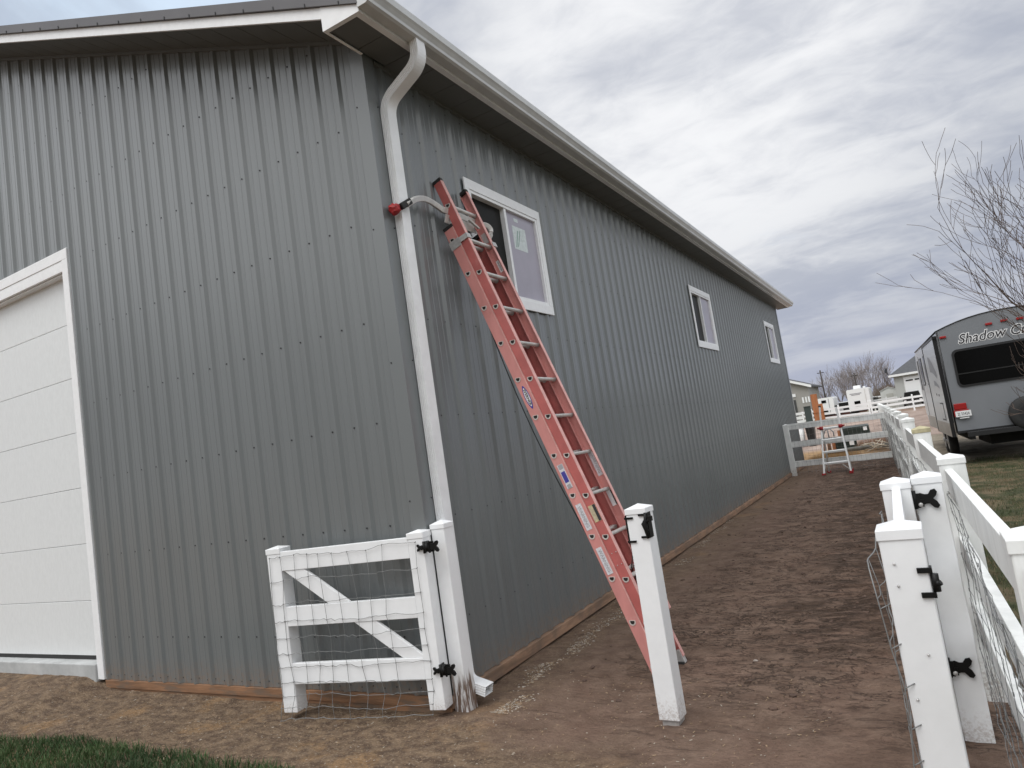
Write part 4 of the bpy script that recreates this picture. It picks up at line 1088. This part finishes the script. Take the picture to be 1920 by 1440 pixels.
# ------------------------------------------------------------------ travel trailer
def trailer():
    t=thing('travel_trailer','grey travel trailer with dark rear window and spare wheel, parked right of the fence','trailer',(4.965,13.6,0),math.radians(2.9))
    W=1.215; Ln=8.1; z0=.615; zs=2.79
    # body section with a curved roof
    def sec(ys,k=1.,zb=z0):
        pts=[(-W,zb),(W,zb)]
        for i in range(13):
            a=1-2*i/12; x=W*a; pts.append((x,zs+.215*(1-abs(a)**2.2)*k))
        return pts
    st=[(0.0,z0),(.03,z0),(7.0,z0),(7.5,z0+.05),(7.85,z0+.25),(Ln,z0+.6)]
    mb=MB(); n0=0
    S_=[]
    for i,(y,zb) in enumerate(st):
        k=1.; pts=sec(y,k,zb); 
        if i>=4: pts=[(x,min(z,zs-.02-(.35 if i==5 else .08))) if z>zs-.5 else (x,z) for x,z in pts]
        base=len(mb.v); S_.append(base)
        for x,z in pts: mb.v.append((x,y,z))
    L=15
    for i in range(len(st)-1):
        for k in range(L):
            k2=(k+1)%L; m=1
            if k>=2 and k<14: m=2
            mb.face((S_[i]+k,S_[i]+k2,S_[i+1]+k2,S_[i+1]+k),m)
    mb.face([S_[0]+k for k in range(L)],0); mb.face([S_[-1]+k for k in range(L)][::-1],1)
    body=mb.build('body',[M_tr_rear,M_tr_side,M_wallA],t)
    # edge mouldings round the rear
    mb=MB(); prof=sec(0); loop=prof[2:]; 
    mb.tube([(x,-.004,z+.003) for x,z in loop],.012,6)
    for s in (-1,1): mb.tube([(s*W,-.004,z0-.02),(s*W,-.004,zs)],.017,6); 
    mb.bar((-W,-.004,z0-.01),(W,-.004,z0-.01),.05,.05)
    mb.tube([(-W-.008,0,zs+.0),(-W-.008,7.5,zs+.0)],.016,6)
    mb.build('edge_moulding',M_tr_blk,t)
    # rear window
    def rrect(x0,z0_,x1,z1,r,y,n=6):
        P=[]
        for cx,cz,a0 in ((x1-r,z1-r,0),(x0+r,z1-r,90),(x0+r,z0_+r,180),(x1-r,z0_+r,270)):
            for k in range(n+1):
                a=math.radians(a0+90*k/n); P.append((cx+r*math.cos(a),y,cz+r*math.sin(a)))
        return P
    def plate(P,th,m=0):
        n=len(mb.v); L=len(P); mb.v+=P+[(p[0],p[1]+th,p[2]) for p in P]
        mb.face(range(n,n+L),m); mb.face([n+L+k for k in range(L)][::-1],m)
        for k in range(L): mb.face((n+k,n+(k+1)%L,n+L+(k+1)%L,n+L+k),m)
    mb=MB(); plate(rrect(-1.03,1.53,1.03,2.335,.11,-.022),.02); w=mb.build('rear_window',M_tr_blk,t)
    mb=MB(); plate(rrect(-.985,1.575,.985,2.29,.08,-.028),.004); mb.build('window_pane',M_tr_dark,w)
    mb=MB(); mb.box(-.985,-.034,1.80,.2,-.029,1.825); mb.build('window_bar',M_tr_under,w)
    # marker lights
    for x,z in ((-1.12,2.64),(1.12,2.64),(-.27,2.75),(0,2.765),(.27,2.75)):
        mb=MB(); mb.box(x-.062,-.030,z-.024,x+.062,-.001,z+.024); mb.build('marker_light',M_lamp,t,.008)
    # lettering as it stands on the back
    xf=frame((-.005,-.0065,2.53),(1,0,0),(0,0,1))
    text('lettering_outline','Shadow Cruiser',.285,M_labw,frame((-.005,-.003,2.53),(1,0,0),(0,0,1)),t,.002,shear=.32,off=.016,sx=.93)
    text('lettering','Shadow Cruiser',.285,M_ink,xf,t,.002,shear=.32,off=.001,sx=.93)
    # tail light and number plate
    for s in (-1,1):
        mb=MB(); mb.box(s*1.07-.115,-.045,1.075,s*1.07+.115,-.001,1.205); mb.build('tail_light',M_lamp,t,.012)
    mb=MB(); mb.box(-1.205,-.055,.93,-.93,-.01,1.07); pl=mb.build('plate_bracket',M_lamp,t,.01)
    mb=MB(); mb.box(-1.185,-.060,.925,-.90,-.056,1.045); mb.build('number_plate',M_labw,pl)
    text('plate_lettering','2J 33424',.085,M_ink,frame((-1.04,-.062,.98),(1,0,0),(0,0,1)),pl,.001,sx=.72)
    mb=MB(); mb.box(-1.12,-.055,.885,-.95,-.01,.905); mb.build('plate_light',M_labw,pl)
    # spare wheel
    def wheel(c,ax,name,R=.345,wd=.2):
        c=Vector(c); ax=Vector(ax)
        mb=MB(); mb.tube([c-ax*wd/2,c-ax*wd*.46,c-ax*wd*.3,c+ax*wd*.3,c+ax*wd*.46,c+ax*wd/2],[R*.62,R*.93,R,R,R*.93,R*.62],28)
        o=mb.build(name,M_rub,t)
        mb=MB(); mb.tube([c-ax*(wd*.5+.002),c-ax*(wd*.46)],[R*.56,R*.60],24); mb.tube([c-ax*(wd*.5+.03),c-ax*(wd*.5)],[R*.15,R*.2],12); mb.build('rim',M_steel if name=='wheel' else M_tr_blk,o)
    wheel((.06,-.14,.83),(0,1,0),'spare_wheel',.345,.2)
    mb=MB(); mb.bar((-1.05,-.16,.545),(1.05,-.16,.545),.10,.10); mb.bar((-.6,-.16,.55),(-.6,.3,.58),.06,.06); mb.bar((.6,-.16,.55),(.6,.3,.58),.06,.06); mb.build('bumper',M_tr_blk,t,.005)
    # chassis and running gear
    mb=MB(); mb.box(-1.0,.05,.42,-.9,7.4,.61); mb.box(.9,.05,.42,1.0,7.4,.61); mb.box(-1.15,.3,.56,1.15,7.2,.60)
    mb.box(-.6,.5,.25,.6,2.4,.56); mb.box(-.5,5.4,.3,.5,6.6,.56)
    mb.build('chassis',M_tr_under,t)
    for y in (3.3,4.15):
        for s in (-1,1): wheel((s*1.06,y,.235),(-s if s>0 else 1,0,0),'wheel',.345,.2)
    # left side details
    xs=-W
    def sidebox(name,ya,yb,za,zb,mt,th=.012,bev=.003,par=None):
        mb=MB(); mb.box(xs-th,ya,za,xs+.004,yb,zb); return mb.build(name,mt,par or t,bev)
    so=MB(); so.box(xs-.075,.28,.53,xs+.002,3.50,2.66); slide=so.build('slide_out',M_tr_side,t,.004)
    mb=MB(); mb.box(xs-.085,3.47,.50,xs-.001,3.56,2.70); mb.box(xs-.080,.255,.50,xs-.001,.285,2.70); mb.box(xs-.085,.22,2.66,xs-.001,3.56,2.71); mb.build('slide_seal',M_tr_blk,slide)
    mb=MB()   # swooping graphic on the slide-out
    P=[]; 
    for k in range(12):
        a=k/11; P.append((xs-.0785,1.0+1.5*a,1.95+.42*math.sin(a*PI*.5)))
    for k in range(12):
        a=1-k/11; P.append((xs-.0785,1.0+1.5*a,1.80+.20*math.sin(a*PI*.5)))
    mb.poly(P); P=[]
    for k in range(10): a=k/9; P.append((xs-.0785,.9+1.1*a,1.62+.16*math.sin(a*PI*.5)))
    for k in range(10): a=1-k/9; P.append((xs-.0785,.9+1.1*a,1.57+.09*math.sin(a*PI*.5)))
    mb.poly(P); mb.build('graphic',M_grey,slide)
    mb=MB(); mb.box(xs-.082,.9,.85,xs-.074,1.6,1.25); mb.box(xs-.083,.93,.88,xs-.0825,1.57,1.22,1); mb.build('hatch',[M_tr_blk,M_tr_side],slide)
    for y,z in ((1.9,1.42),(1.35,1.40)): mb=MB(); mb.box(xs-.082,y,z,xs-.074,y+.12,z+.05); mb.build('side_marker',M_tr_blk,slide)
    for ya,yb in ((4.35,4.95),(5.75,6.45)): 
        o=sidebox('window',ya,yb,1.72,2.52,M_tr_blk); sidebox('window_pane',ya+.04,yb-.04,1.76,2.48,M_tr_dark,.016,0,o)
    o=sidebox('window',7.2,7.42,1.6,2.5,M_tr_blk)
    sidebox('door_outline',6.75,6.78,.75,2.6,M_tr_blk,.006,0)
    sidebox('side_skirt',.06,.27,.5,.80,M_tr_beige,.008); sidebox('side_skirt',3.60,7.3,.50,.84,M_tr_beige,.010)
    mb=MB(); mb.box(xs-.078,.30,.50,xs-.0,3.46,.80); mb.build('skirt_panel',M_tr_beige,slide)
    mb=MB(); mb.box(xs-.014,2.9+.65,.45,xs-.001,4.6,.80); mb.build('wheel_arch',M_tr_blk,t)
    mb=MB(); mb.box(-.3,1.2,2.96,.3,1.8,3.08); mb.box(-.35,5.,2.97,.35,5.9,3.12); mb.build('roof_vent',M_far_white,t,.02)
trailer()
# ------------------------------------------------------------------ trees
def tree(name,label,loc,seed,trunk_h,r0,depth,spread,up,twig_mat,trunk_mat,lengths,nkids,lean=(0,0,0),group=None,sides=5,minr=.0022,first=None,curve=.12):
    rr=random.Random(seed); t=thing(name,label,'tree',loc,0,group)
    tb=MB(); cb=MB()
    def branch(mb,p,d,L,r,lev):
        n=5 if lev<3 else 4; pts=[p]; rs=[r]; dd=d.copy()
        for i in range(n):
            dd=(dd+Vector((rr.gauss(0,curve),rr.gauss(0,curve),rr.gauss(0,curve)+up*.12))).normalized(); p=p+dd*L/n; pts.append(p); rs.append(max(minr,r*(1-.62*(i+1)/n)))
        mb.tube(pts,rs,sides if lev<2 else 4 if lev<3 else 3,cap=False)
        if lev>=depth: return
        k=nkids[min(lev,len(nkids)-1)]
        for j in range(k):
            f=rr.uniform(.25,1.) if j<k-1 else 1.; i=min(n-1,int(f*n)); q=pts[i].lerp(pts[i+1],f*n-i); rq=rs[i]*(.62 if j<k-1 else .8)
            az=rr.uniform(0,2*PI); base=(pts[i+1]-pts[i]).normalized(); o=base.orthogonal(); o.rotate(Matrix.Rotation(az,3,base))
            nd=(base+o*spread*rr.uniform(.6,1.3)+Vector((0,0,up*.25))).normalized()
            branch(cb,q,nd,L*lengths*rr.uniform(.65,1.15),max(minr,rq),lev+1)
    p0=Vector((0,0,-.1)); d0=(Vector((0,0,1))+Vector(lean)).normalized()
    if first:
        pts=[p0,p0+d0*trunk_h*.5,p0+d0*trunk_h]; tb.tube(pts,[r0,r0*.9,r0*.85],8)
        for (dx,dy,dz,L,r) in first: branch(cb,pts[-1]-d0*rr.uniform(0,trunk_h*.3),Vector((dx,dy,dz)).normalized(),L,r,1)
    else: branch(tb,p0,d0,trunk_h,r0,0)
    tb.build('trunk',trunk_mat,t); cb.build('crown',twig_mat,t)
    return t
rr=random.Random(21); first=[]
for k in range(10):
    a=rr.uniform(0,2*PI); s=rr.uniform(.25,.8); first.append((math.cos(a)*s*.8-.1,math.sin(a)*s*.8,1.,rr.uniform(1.6,2.15),rr.uniform(.012,.022)))
for k in range(5):   # limbs that lean towards the barn
    first.append((-rr.uniform(.35,.8),rr.uniform(-.6,.4),rr.uniform(.6,1.1),rr.uniform(1.2,1.6),rr.uniform(.010,.016)))
for k in range(4): first.append((-rr.uniform(.6,1.0),rr.uniform(-.5,.3),rr.uniform(-.1,.35),rr.uniform(.7,1.0),.010))
tree('bare_tree','leafless bushy tree with thin upswept twigs in front of the trailer',(5.22,6.1,0),5,1.25,.06,4,.38,.60,M_bark,M_bark,.60,(5,4,4,3),first=first,minr=.0026)
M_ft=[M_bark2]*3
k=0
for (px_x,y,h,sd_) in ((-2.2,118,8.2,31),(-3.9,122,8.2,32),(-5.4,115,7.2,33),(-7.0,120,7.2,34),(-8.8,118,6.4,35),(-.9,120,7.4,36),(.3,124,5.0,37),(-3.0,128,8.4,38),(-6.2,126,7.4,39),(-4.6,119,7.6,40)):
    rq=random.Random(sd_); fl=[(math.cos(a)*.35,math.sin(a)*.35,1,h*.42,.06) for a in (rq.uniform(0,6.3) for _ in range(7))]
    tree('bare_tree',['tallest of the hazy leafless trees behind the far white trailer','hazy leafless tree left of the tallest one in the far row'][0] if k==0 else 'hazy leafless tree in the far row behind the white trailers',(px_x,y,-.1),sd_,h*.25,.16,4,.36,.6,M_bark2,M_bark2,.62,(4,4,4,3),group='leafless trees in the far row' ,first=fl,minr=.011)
    k+=1
for (x,y,h,sd_,lab) in ((-11.0,112,4.0,41,'reddish bare tree beside the roof of the far left house'),(-10.0,116,3.4,42,'smaller reddish bare tree next to the far utility pole')):
    rq=random.Random(sd_); fl=[(math.cos(a)*.5,math.sin(a)*.5,1,h*.42,.08) for a in (rq.uniform(0,6.3) for _ in range(7))]
    tree('bare_tree',lab,(x,y,-.1),sd_,h*.25,.2,4,.4,.5,M_barkr,M_barkr,.62,(4,4,3,3),first=fl,minr=.014)
def brush(name,label,x0,x1,y,h,n,seed,mt,z=0):
    rq=random.Random(seed); V=[];F=[]
    for _ in range(n):
        x=rq.uniform(x0,x1); yy=y+rq.uniform(-1.5,1.5); env=math.sin(PI*min(1,max(0,(x-x0)/(x1-x0))))**.4; hh=h*env*rq.uniform(.35,1.)
        a=rq.uniform(0,2*PI); l=hh*.35; w=.02*h/1.5; m_=len(V); b=rq.uniform(-l,l)
        V+=[(x-w,yy,z-.1),(x+w,yy,z-.1),(x+b,yy+math.sin(a)*l*.5,z+hh)]; F.append((m_,m_+1,m_+2))
    return tag(raw(name,V,F,mt),label,'brush',kind='stuff')
brush('red_shrubs','low reddish brush under the far bare trees',-10,-3,108,1.9,1800,1,mat('red_twigs',(.13,.05,.04),.9,var=.3,vscale=2))
brush('tan_brush','dense grey brown brush at the right end of the far trees',-2.0,1.6,112,3.8,2600,2,mat('tan_twigs',(.15,.115,.09),.9,var=.3,vscale=2))
brush('dry_weeds','straw coloured dry weeds behind the far path fence',-.1,1.35,19.4,.16,2600,3,mat('dry_stalks',(.36,.23,.11),.9,var=.35,vscale=3))
brush('dry_weeds','dry brown weeds beside the brush pile',1.0,3.0,24.2,.35,900,4,mat('brown_stalks',(.22,.13,.08),.9,var=.35,vscale=3))
# hills
def hills():
    V=[];F=[];n=80
    for i in range(n+1):
        x=-1600+i*40; h=45+35*noise.noise(Vector((x*.0022,1,0)))+14*noise.noise(Vector((x*.009,4,0)))
        V+=[(x,2900,-5),(x,3000,max(6,h)),(x,3300,-5)]
    for i in range(n): a=i*3; F+=[(a,a+3,a+4,a+1),(a+1,a+4,a+5,a+2)]
    tag(raw('hills',V,F,mat('far_hills',(.20,.215,.27),.95,var=.1,vscale=.01),smooth=True),'low blue-grey hills on the horizon','hills',kind='structure')
hills()
# ------------------------------------------------------------------ far fences
def simple_fence(label,pts,posts,H,rails,rw=.14,name='vinyl_fence',mt=M_far_white,pw=.14,z0=-.12,group='white fences across the yard'):
    a=Vector(pts[0]); b=Vector(pts[1]); t=thing(name,label,'fence',tuple(a),0,group)
    d=b-a
    for k in range(posts):
        q=d*(k/(posts-1)); mb=MB(); mb.box(q.x-pw/2,q.y-pw/2,z0-a.z,q.x+pw/2,q.y+pw/2,z0-a.z+H)
        n=len(mb.v); z=z0-a.z+H; e=pw/2+.01; mb.v+=[(q.x-e,q.y-e,z),(q.x+e,q.y-e,z),(q.x+e,q.y+e,z),(q.x-e,q.y+e,z),(q.x,q.y,z+.06)]
        for i,j in ((0,1),(1,2),(2,3),(3,0)): mb.face((n+i,n+j,n+4))
        mb.build('fence_post',mt,t)
    for z in rails:
        mb=MB(); mb.bar(Vector((0,0,z)),Vector((d.x,d.y,z)),.05,rw); mb.build('rail',mt,t)
    return t
simple_fence('white three-rail fence before the far trailers, behind the step ladder',((-9.5,80,0),(-.8,72,0)),4,1.5,(1.15,.72,.28),.2)
simple_fence('white three-rail fence to the right of the fence corner, left of the parked trailer',((-.6,72,0),(6.5,72.,0)),3,1.5,(1.15,.72,.28),.2)
simple_fence('farther white rail fence running in front of the black pickup',((-1.8,95,0),(6.,92,0)),5,1.6,(1.3,.85,.4),.18)
simple_fence('short white fence panel far off beside the big white trailer',((-1.7,104,0),(.6,102,0)),3,2.0,(1.7,1.3,.9),.2)
simple_fence('white two-rail fence far off before the grey house on the left',((-11.5,84,0),(-8.2,82.5,0)),3,1.35,(1.05,.55,.1),.22)
# ------------------------------------------------------------------ far buildings, vehicles and yard things
def house(name,label,x0,x1,y,depth,eave,ridge,wall,gable=True,extra=None):
    t=thing(name,label,'house',((x0+x1)/2,y,0))
    w=(x1-x0)/2; mb=MB(); mb.box(-w,0,-.3,w,depth,eave); 
    if gable: mb.poly([(-w,-.001,eave),(w,-.001,eave),(0,-.001,ridge)])
    mb.build('wall',wall,t)
    mb=MB(); o=.5
    if gable:
        for s in (-1,1): mb.hexa([(s*(w+o),-o,eave-.25),(0,-o,ridge),(0,depth+o,ridge),(s*(w+o),depth+o,eave-.25),(s*(w+o),-o,eave-.05),(0,-o,ridge+.22),(0,depth+o,ridge+.22),(s*(w+o),depth+o,eave-.05)])
    else:
        n=0; mb.v=[(-w-o,-o,eave),(w+o,-o,eave),(w+o,depth+o,eave),(-w-o,depth+o,eave),(-w+3.2,depth/2,ridge),(w-3.2,depth/2,ridge)]
        for q in ((0,1,5,4),(1,2,5),(2,3,4,5),(3,0,4),(3,2,1,0)): mb.face(q)
    mb.build('roof',M_shing,t)
    mb=MB()
    if gable:
        for s in (-1,1): mb.hexa([(s*(w+o),-o-.06,eave-.35),(0,-o-.06,ridge-.10),(0,-o-.001,ridge-.10),(s*(w+o),-o-.001,eave-.35),(s*(w+o),-o-.06,eave-.02),(0,-o-.06,ridge+.2),(0,-o-.001,ridge+.2),(s*(w+o),-o-.001,eave-.02)])
    else: mb.box(-w-o-.02,-o-.06,eave-.2,w+o+.02,-o-.001,eave+.05)
    mb.build('fascia',M_far_white,t)
    return t
# left house: gable end with dark door
h=house('house','grey beige house with dark shingle roof at the far left behind the barn end',-20.5,-8.6,95,12,4.55,7.0,M_wallD)
mb=MB(); mb.box(-3.9+5.2,-.08,-.1,-3.9+8.1,-.002,2.9); mb.build('garage_door',mat('dark_door',(.05,.052,.052),.5),h)
mb=MB(); mb.box(1.2,-.1,3.3,4.3,-.003,3.7); mb.build('lintel',M_far_white,h)
for x in (5.0,5.38,5.74): mb=MB(); mb.box(x,-.05,2.35,x+.2,-.002,3.1); mb.build('window',M_far_white,h)
# right house with hip roof
h=house('house','pale house with a grey hip roof and wide white garage door, far right',1.4,15,92,12,3.95,6.4,M_wallB,False)
w=6.8
mb=MB(); mb.box(-w+1.0,-.1,-.1,-w+6.0,-.002,3.5); g=mb.build('garage_door',M_far_white,h)
for x in (-w+1.2,-w+2.15,-w+3.1,-w+4.05): mb=MB(); mb.box(x,-.13,3.0,x+.75,-.1,3.16); mb.build('window',M_glass,g)
mb=MB(); mb.box(-w-.02,-.05,-.1,-w+.9,-.001,3.8); mb.build('shaded_corner',mat('house_shade',(.42,.43,.41),.8),h)  # darker copy of the wall colour, painting shade on the left corner
mb=MB(); mb.cyl((-w-.45,-.3,3.9),(-w-.6,-.3,4.5),.05,6); mb.disc((-w-.65,-.35,4.65),(-1,-.6,.3),.3,12); mb.build('satellite_dish',M_tr_blk,h)
t=thing('shed','small white shed left of the far right house','shed',(.35,100,0))
mb=MB(); mb.box(-.95,0,-.2,1.05,2.4,2.35); mb.poly([(-.95,-.001,2.35),(1.05,-.001,2.35),(.05,-.001,2.75)]); mb.build('wall',M_wallB,t)
mb=MB(); 
for s in (-1,1): mb.hexa([(.05+s*1.1,-.1,2.30),(.05,-.1,2.75),(.05,2.5,2.75),(.05+s*1.1,2.5,2.30),(.05+s*1.1,-.1,2.36),(.05,-.1,2.82),(.05,2.5,2.82),(.05+s*1.1,2.5,2.36)])
mb.build('roof',M_wallB,t); mb=MB(); mb.box(-.3,-.04,-.1,.5,-.002,1.9); mb.build('door',M_wallA,t)
def far_trailer(label,x,y,w,zt,ln,rot=0,dark=()):
    t=thing('white_trailer',label,'trailer',(x,y,0),rot,'white trailers parked in the far yard')
    mb=MB(); r=.12; P=[(-w/2,.35),(w/2,.35),(w/2,zt-r),(w/2-r,zt),(-w/2+r,zt),(-w/2,zt-r)]
    mb.sweep(P,[((0,0,0),(1,0,0),(0,0,1)),((0,ln,0),(1,0,0),(0,0,1))]); mb.build('body',M_far_white,t)
    for a in dark: mb=MB(); mb.box(a[0],-.04,a[1],a[2],-.002,a[3]); mb.build('window',M_tr_dark,t)
    mb=MB(); mb.box(-w/2+.1,-.06,.30,w/2-.1,-.002,.44); mb.build('bumper',M_tr_blk,t)
    for s in (-1,1):
        for yy in (ln*.45,ln*.6): mb=MB(); mb.cyl((s*(w/2-.22),yy,.22),(s*(w/2),yy,.22),.34,14); mb.build('wheel',M_rub,t)
    return t
tt=far_trailer('large white trailer with a small dark window in the far yard, centre',-2.62,90,2.45,3.02,7,0,((-.55,.95,.10,1.55),))
mb=MB(); mb.box(-.45,1,3.03,.35,2,3.42); mb.box(.6,1,3.03,.85,1.4,3.2); mb.build('roof_unit',M_far_white,tt,.05)
mb=MB(); mb.box(-.9,-.02,2.42,.4,-.003,2.52); mb.box(-.75,-.02,2.28,.2,-.003,2.36); mb.build('graphic',M_grey,tt)
mb=MB(); mb.box(.75,-.05,.45,.80,-.003,2.9); mb.build('ladder',M_alu,tt)
tt=far_trailer('smaller white trailer behind the cedar boards, left in the far yard',-6.55,92,1.9,2.55,6,0,((-.45,1.9,.10,2.25),(-.40,.75,.15,1.15)))
mb=MB(); mb.box(.35,-.03,.4,.42,-.003,2.4); mb.build('graphic',M_grey,tt)
def pickup(label,x,y,rot,mt,s=1.):
    t=thing('pickup_truck',label,'pickup',(x,y,-.1),rot); 
    mb=MB(); P=[(-.95,.45),(.95,.45),(.98,.95),(.93,1.12),(-.93,1.12),(-.98,.95)]
    mb.sweep(P,[((0,0,0),(1,0,0),(0,0,1)),((0,5.2,0),(1,0,0),(0,0,1))])
    Q=[(-.88,1.12),(.88,1.12),(.72,1.82),(-.72,1.82)]; mb.sweep(Q,[((0,1.2,0),(1,0,0),(0,0,1)),((0,3.4,0),(1,0,0),(0,0,1))])
    mb.build('body',mt,t,.04)
    mb=MB(); mb.hexa([(-.78,1.18,1.18),(.78,1.18,1.18),(.78,1.19,1.18),(-.78,1.19,1.18),(-.66,1.18,1.72),(.66,1.18,1.72),(.66,1.19,1.72),(-.66,1.19,1.72)]); mb.build('windscreen',M_glass,t)
    for sx in (-1,1):
        mb=MB(); mb.box(sx*.78-.13,-.03,.72,sx*.78+.13,-.002,.9); mb.build('headlight',M_labw,t)
        mb=MB(); mb.box(sx*1.12-.1,1.5,1.15,sx*1.12+.1,1.6,1.35); mb.build('mirror',mt,t)
        for yy in (1.0,4.1): mb=MB(); mb.cyl((sx*.78,yy,.38),(sx*.99,yy,.38),.38,14); mb.build('wheel',M_rub,t)
    return t
pickup('black pickup parked before the white garage door, far right',2.95,86.5,0,M_car)
pickup('white pickup between the two far white trailers',-5.0,97,0,mat('white_car',(.7,.7,.7),.3))
t=pickup('dark car behind the short white fence panel, far off',.2,97,math.radians(80),M_car)
def pole(label,x,y,h,r=.14):
    t=thing('utility_pole',label,'pole',(x,y,-.1),0,'utility poles in the distance')
    mb=MB(); mb.tube([(0,0,-.1),(0,0,h)],[r,r*.75],8); mb.build('pole_shaft',M_bark2 if False else mat('pole_wood',(.07,.06,.055),.9),t)
    mb=MB(); mb.bar((-.5,0,h-.4),(.5,0,h-.4),.09,.1); mb.build('crossarm',M_tr_blk,t)
pole('taller utility pole left of the far bare trees',-8.45,112,7.1); pole('shorter utility pole among the far bare trees',-4.05,114,5.9)
# cedar boards and grey-green panel
t=thing('cedar_panel','upright orange cedar boards left of the far white trailer','panel',(-5.85,76,0))
mb=MB(); mb.box(-.42,0,-.2,.22,.06,2.95); mb.box(.225,0,-.2,.60,.06,1.85); mb.build('board',M_cedar,t); mb=MB(); mb.bar((-.4,-.03,1.),(.58,-.03,1.),.05,.1); mb.build('batten',M_cedar,t)
t=thing('garden_gate','dark green panel standing beside the orange cedar boards','panel',(-6.55,74,0))
mb=MB(); mb.box(-.33,0,-.2,.33,.06,1.75); mb.build('panel_board',M_dkgreen,t); mb=MB(); mb.bar((-.36,-.03,1.77),(.36,-.03,1.77),.1,.05); mb.build('top_rail',M_dkgreen,t)
# green utility boxes
def ubox(label,x,y,w,h,d=.8):
    t=thing('utility_box',label,'utility box',(x,y,-.12),0,'green utility boxes behind the far path fence')
    mb=MB(); mb.hexa([(-w/2,0,0),(w/2,0,0),(w/2,d,0),(-w/2,d,0),(-w/2,0,h-.06),(w/2,0,h-.06),(w/2-.06,d-.06,h),(-w/2+.06,d-.06,h)]); mb.build('cabinet',M_green_box,t,.02)
    mb=MB(); mb.box(w/2-.24,-.004,h-.26,w/2-.09,-.001,h-.10); mb.build('label_plate',M_labw,t)
    mb=MB(); mb.box(-w/2-.15,-.15,-.1,w/2+.15,d+.15,.03); mb.build('pad',M_conc,t)
    mb=MB(); mb.box(-w/2-.12,.1,0,-w/2-.01,.2,h*.8); mb.build('bollard',M_cedar,t)
ubox('green utility box at the back, seen above the middle rail of the far path fence',.55,31,1.2,.62)
ubox('nearer green utility box, seen below the middle rail of the far path fence',.74,23.6,.70,.44,.5)
# bollards in front
for x,lab in ((-.02,'rusty brown bollard left of the nearer green utility box'),(.19,'tan wooden stake between the two rusty bollards')):
    t=thing('bollard',lab,'bollard',(x,23.5,-.12)); mb=MB(); mb.tube([(0,0,0),(0,0,.5),(0,0,.53)],[.06,.06,.03],10); mb.build('bollard_shaft',M_cedar if x<0 else M_board,t)
# bucket / bin / side unit near the barn end
t=thing('white_bin','white and black bin standing past the barn end, behind the far fence','bin',(-1.56,30,-.12))
mb=MB(); mb.tube([(0,0,0),(0,0,.85)],[.13,.15],16); mb.build('bin_body',M_far_white,t); mb=MB(); mb.tube([(0,0,.85),(0,0,.92),(0,0,.96)],[.16,.16,.05],16); mb.build('lid',M_far_white,t)
t=thing('rubbish_bin','black wheeled bin beside the white bin past the barn end','bin',(-1.14,30,-.12))
mb=MB(); mb.hexa([(-.14,-.2,0),(.14,-.2,0),(.14,.2,0),(-.14,.2,0),(-.18,-.28,.85),(.18,-.28,.85),(.18,.3,.85),(-.18,.3,.85)]); mb.build('bin_body',M_tr_blk,t,.02); mb=MB(); mb.box(-.19,-.32,.852,.19,.34,.90); mb.build('lid',M_tr_blk,t,.02)
# curved bench-like wire frame
t=thing('lawn_edger','small dark hooped frame standing on the gravel left of the utility boxes','frame',(-.45,30,-.12)); mb=MB()
mb.tube([(-.2,0,0),(-.2,0,.4),(-.1,0,.62),(.1,0,.66),(.22,0,.5),(.22,0,.3)],.03,6); mb.tube([(.0,0,.6),(.0,.1,.2)],.03,6); mb.build('hoop',mat('dull_steel',(.15,.16,.17),.6),t)
# brush pile
t=thing('brush_pile','heap of pale sawn sticks by the right end of the far path fence','sticks',(1.75,22.3,-.1))
rq=random.Random(6)
for k in range(16):
    a=rq.uniform(0,PI); e=rq.uniform(-.1,.45); L=rq.uniform(.3,.7); c=Vector((rq.uniform(-.32,.32),rq.uniform(-.2,.2),rq.uniform(.02,.22))); d=Vector((math.cos(a)*math.cos(e),math.sin(a)*math.cos(e),math.sin(e)))*L/2
    mb=MB(); mb.tube([c-d,c+Vector((0,0,.02)),c+d],[.018,.016,.012],6); mb.build('stick',mat('stick_%d'%(k%2),(.55,.48,.38),.8) if k<2 else bpy.data.materials['stick_%d'%(k%2)],t)
t=thing('drain_pipe','grey pipe lying on the soil before the nearer green utility box','pipe',(.95,22.4,-.06)); mb=MB(); mb.tube([(-.75,0,.02),(.5,.1,.05),(1.1,.3,.05)],.075,10); mb.build('pipe_body',M_pipe,t)
# pieces of litter in the path
for (x,y,s,lab) in ((1.80,1.25,.013,'small pale stone lying on the path right of the ladder foot'),):
    bm=bmesh.new(); bmesh.ops.create_icosphere(bm,subdivisions=2,radius=s,matrix=Matrix.Translation((x,y,gz(x,y)+s*.3))@Matrix.Diagonal((1.4,1,.7,1)))
    for v in bm.verts: v.co+=noise.noise_vector(v.co*50)*s*.4
    me=bpy.data.meshes.new('stone'); bm.to_mesh(me); bm.free(); me.materials.append(mat('pale_stone',(.30,.26,.23),.8)); o=bpy.data.objects.new('stone',me); C.objects.link(o); tag(o,lab,'stone')
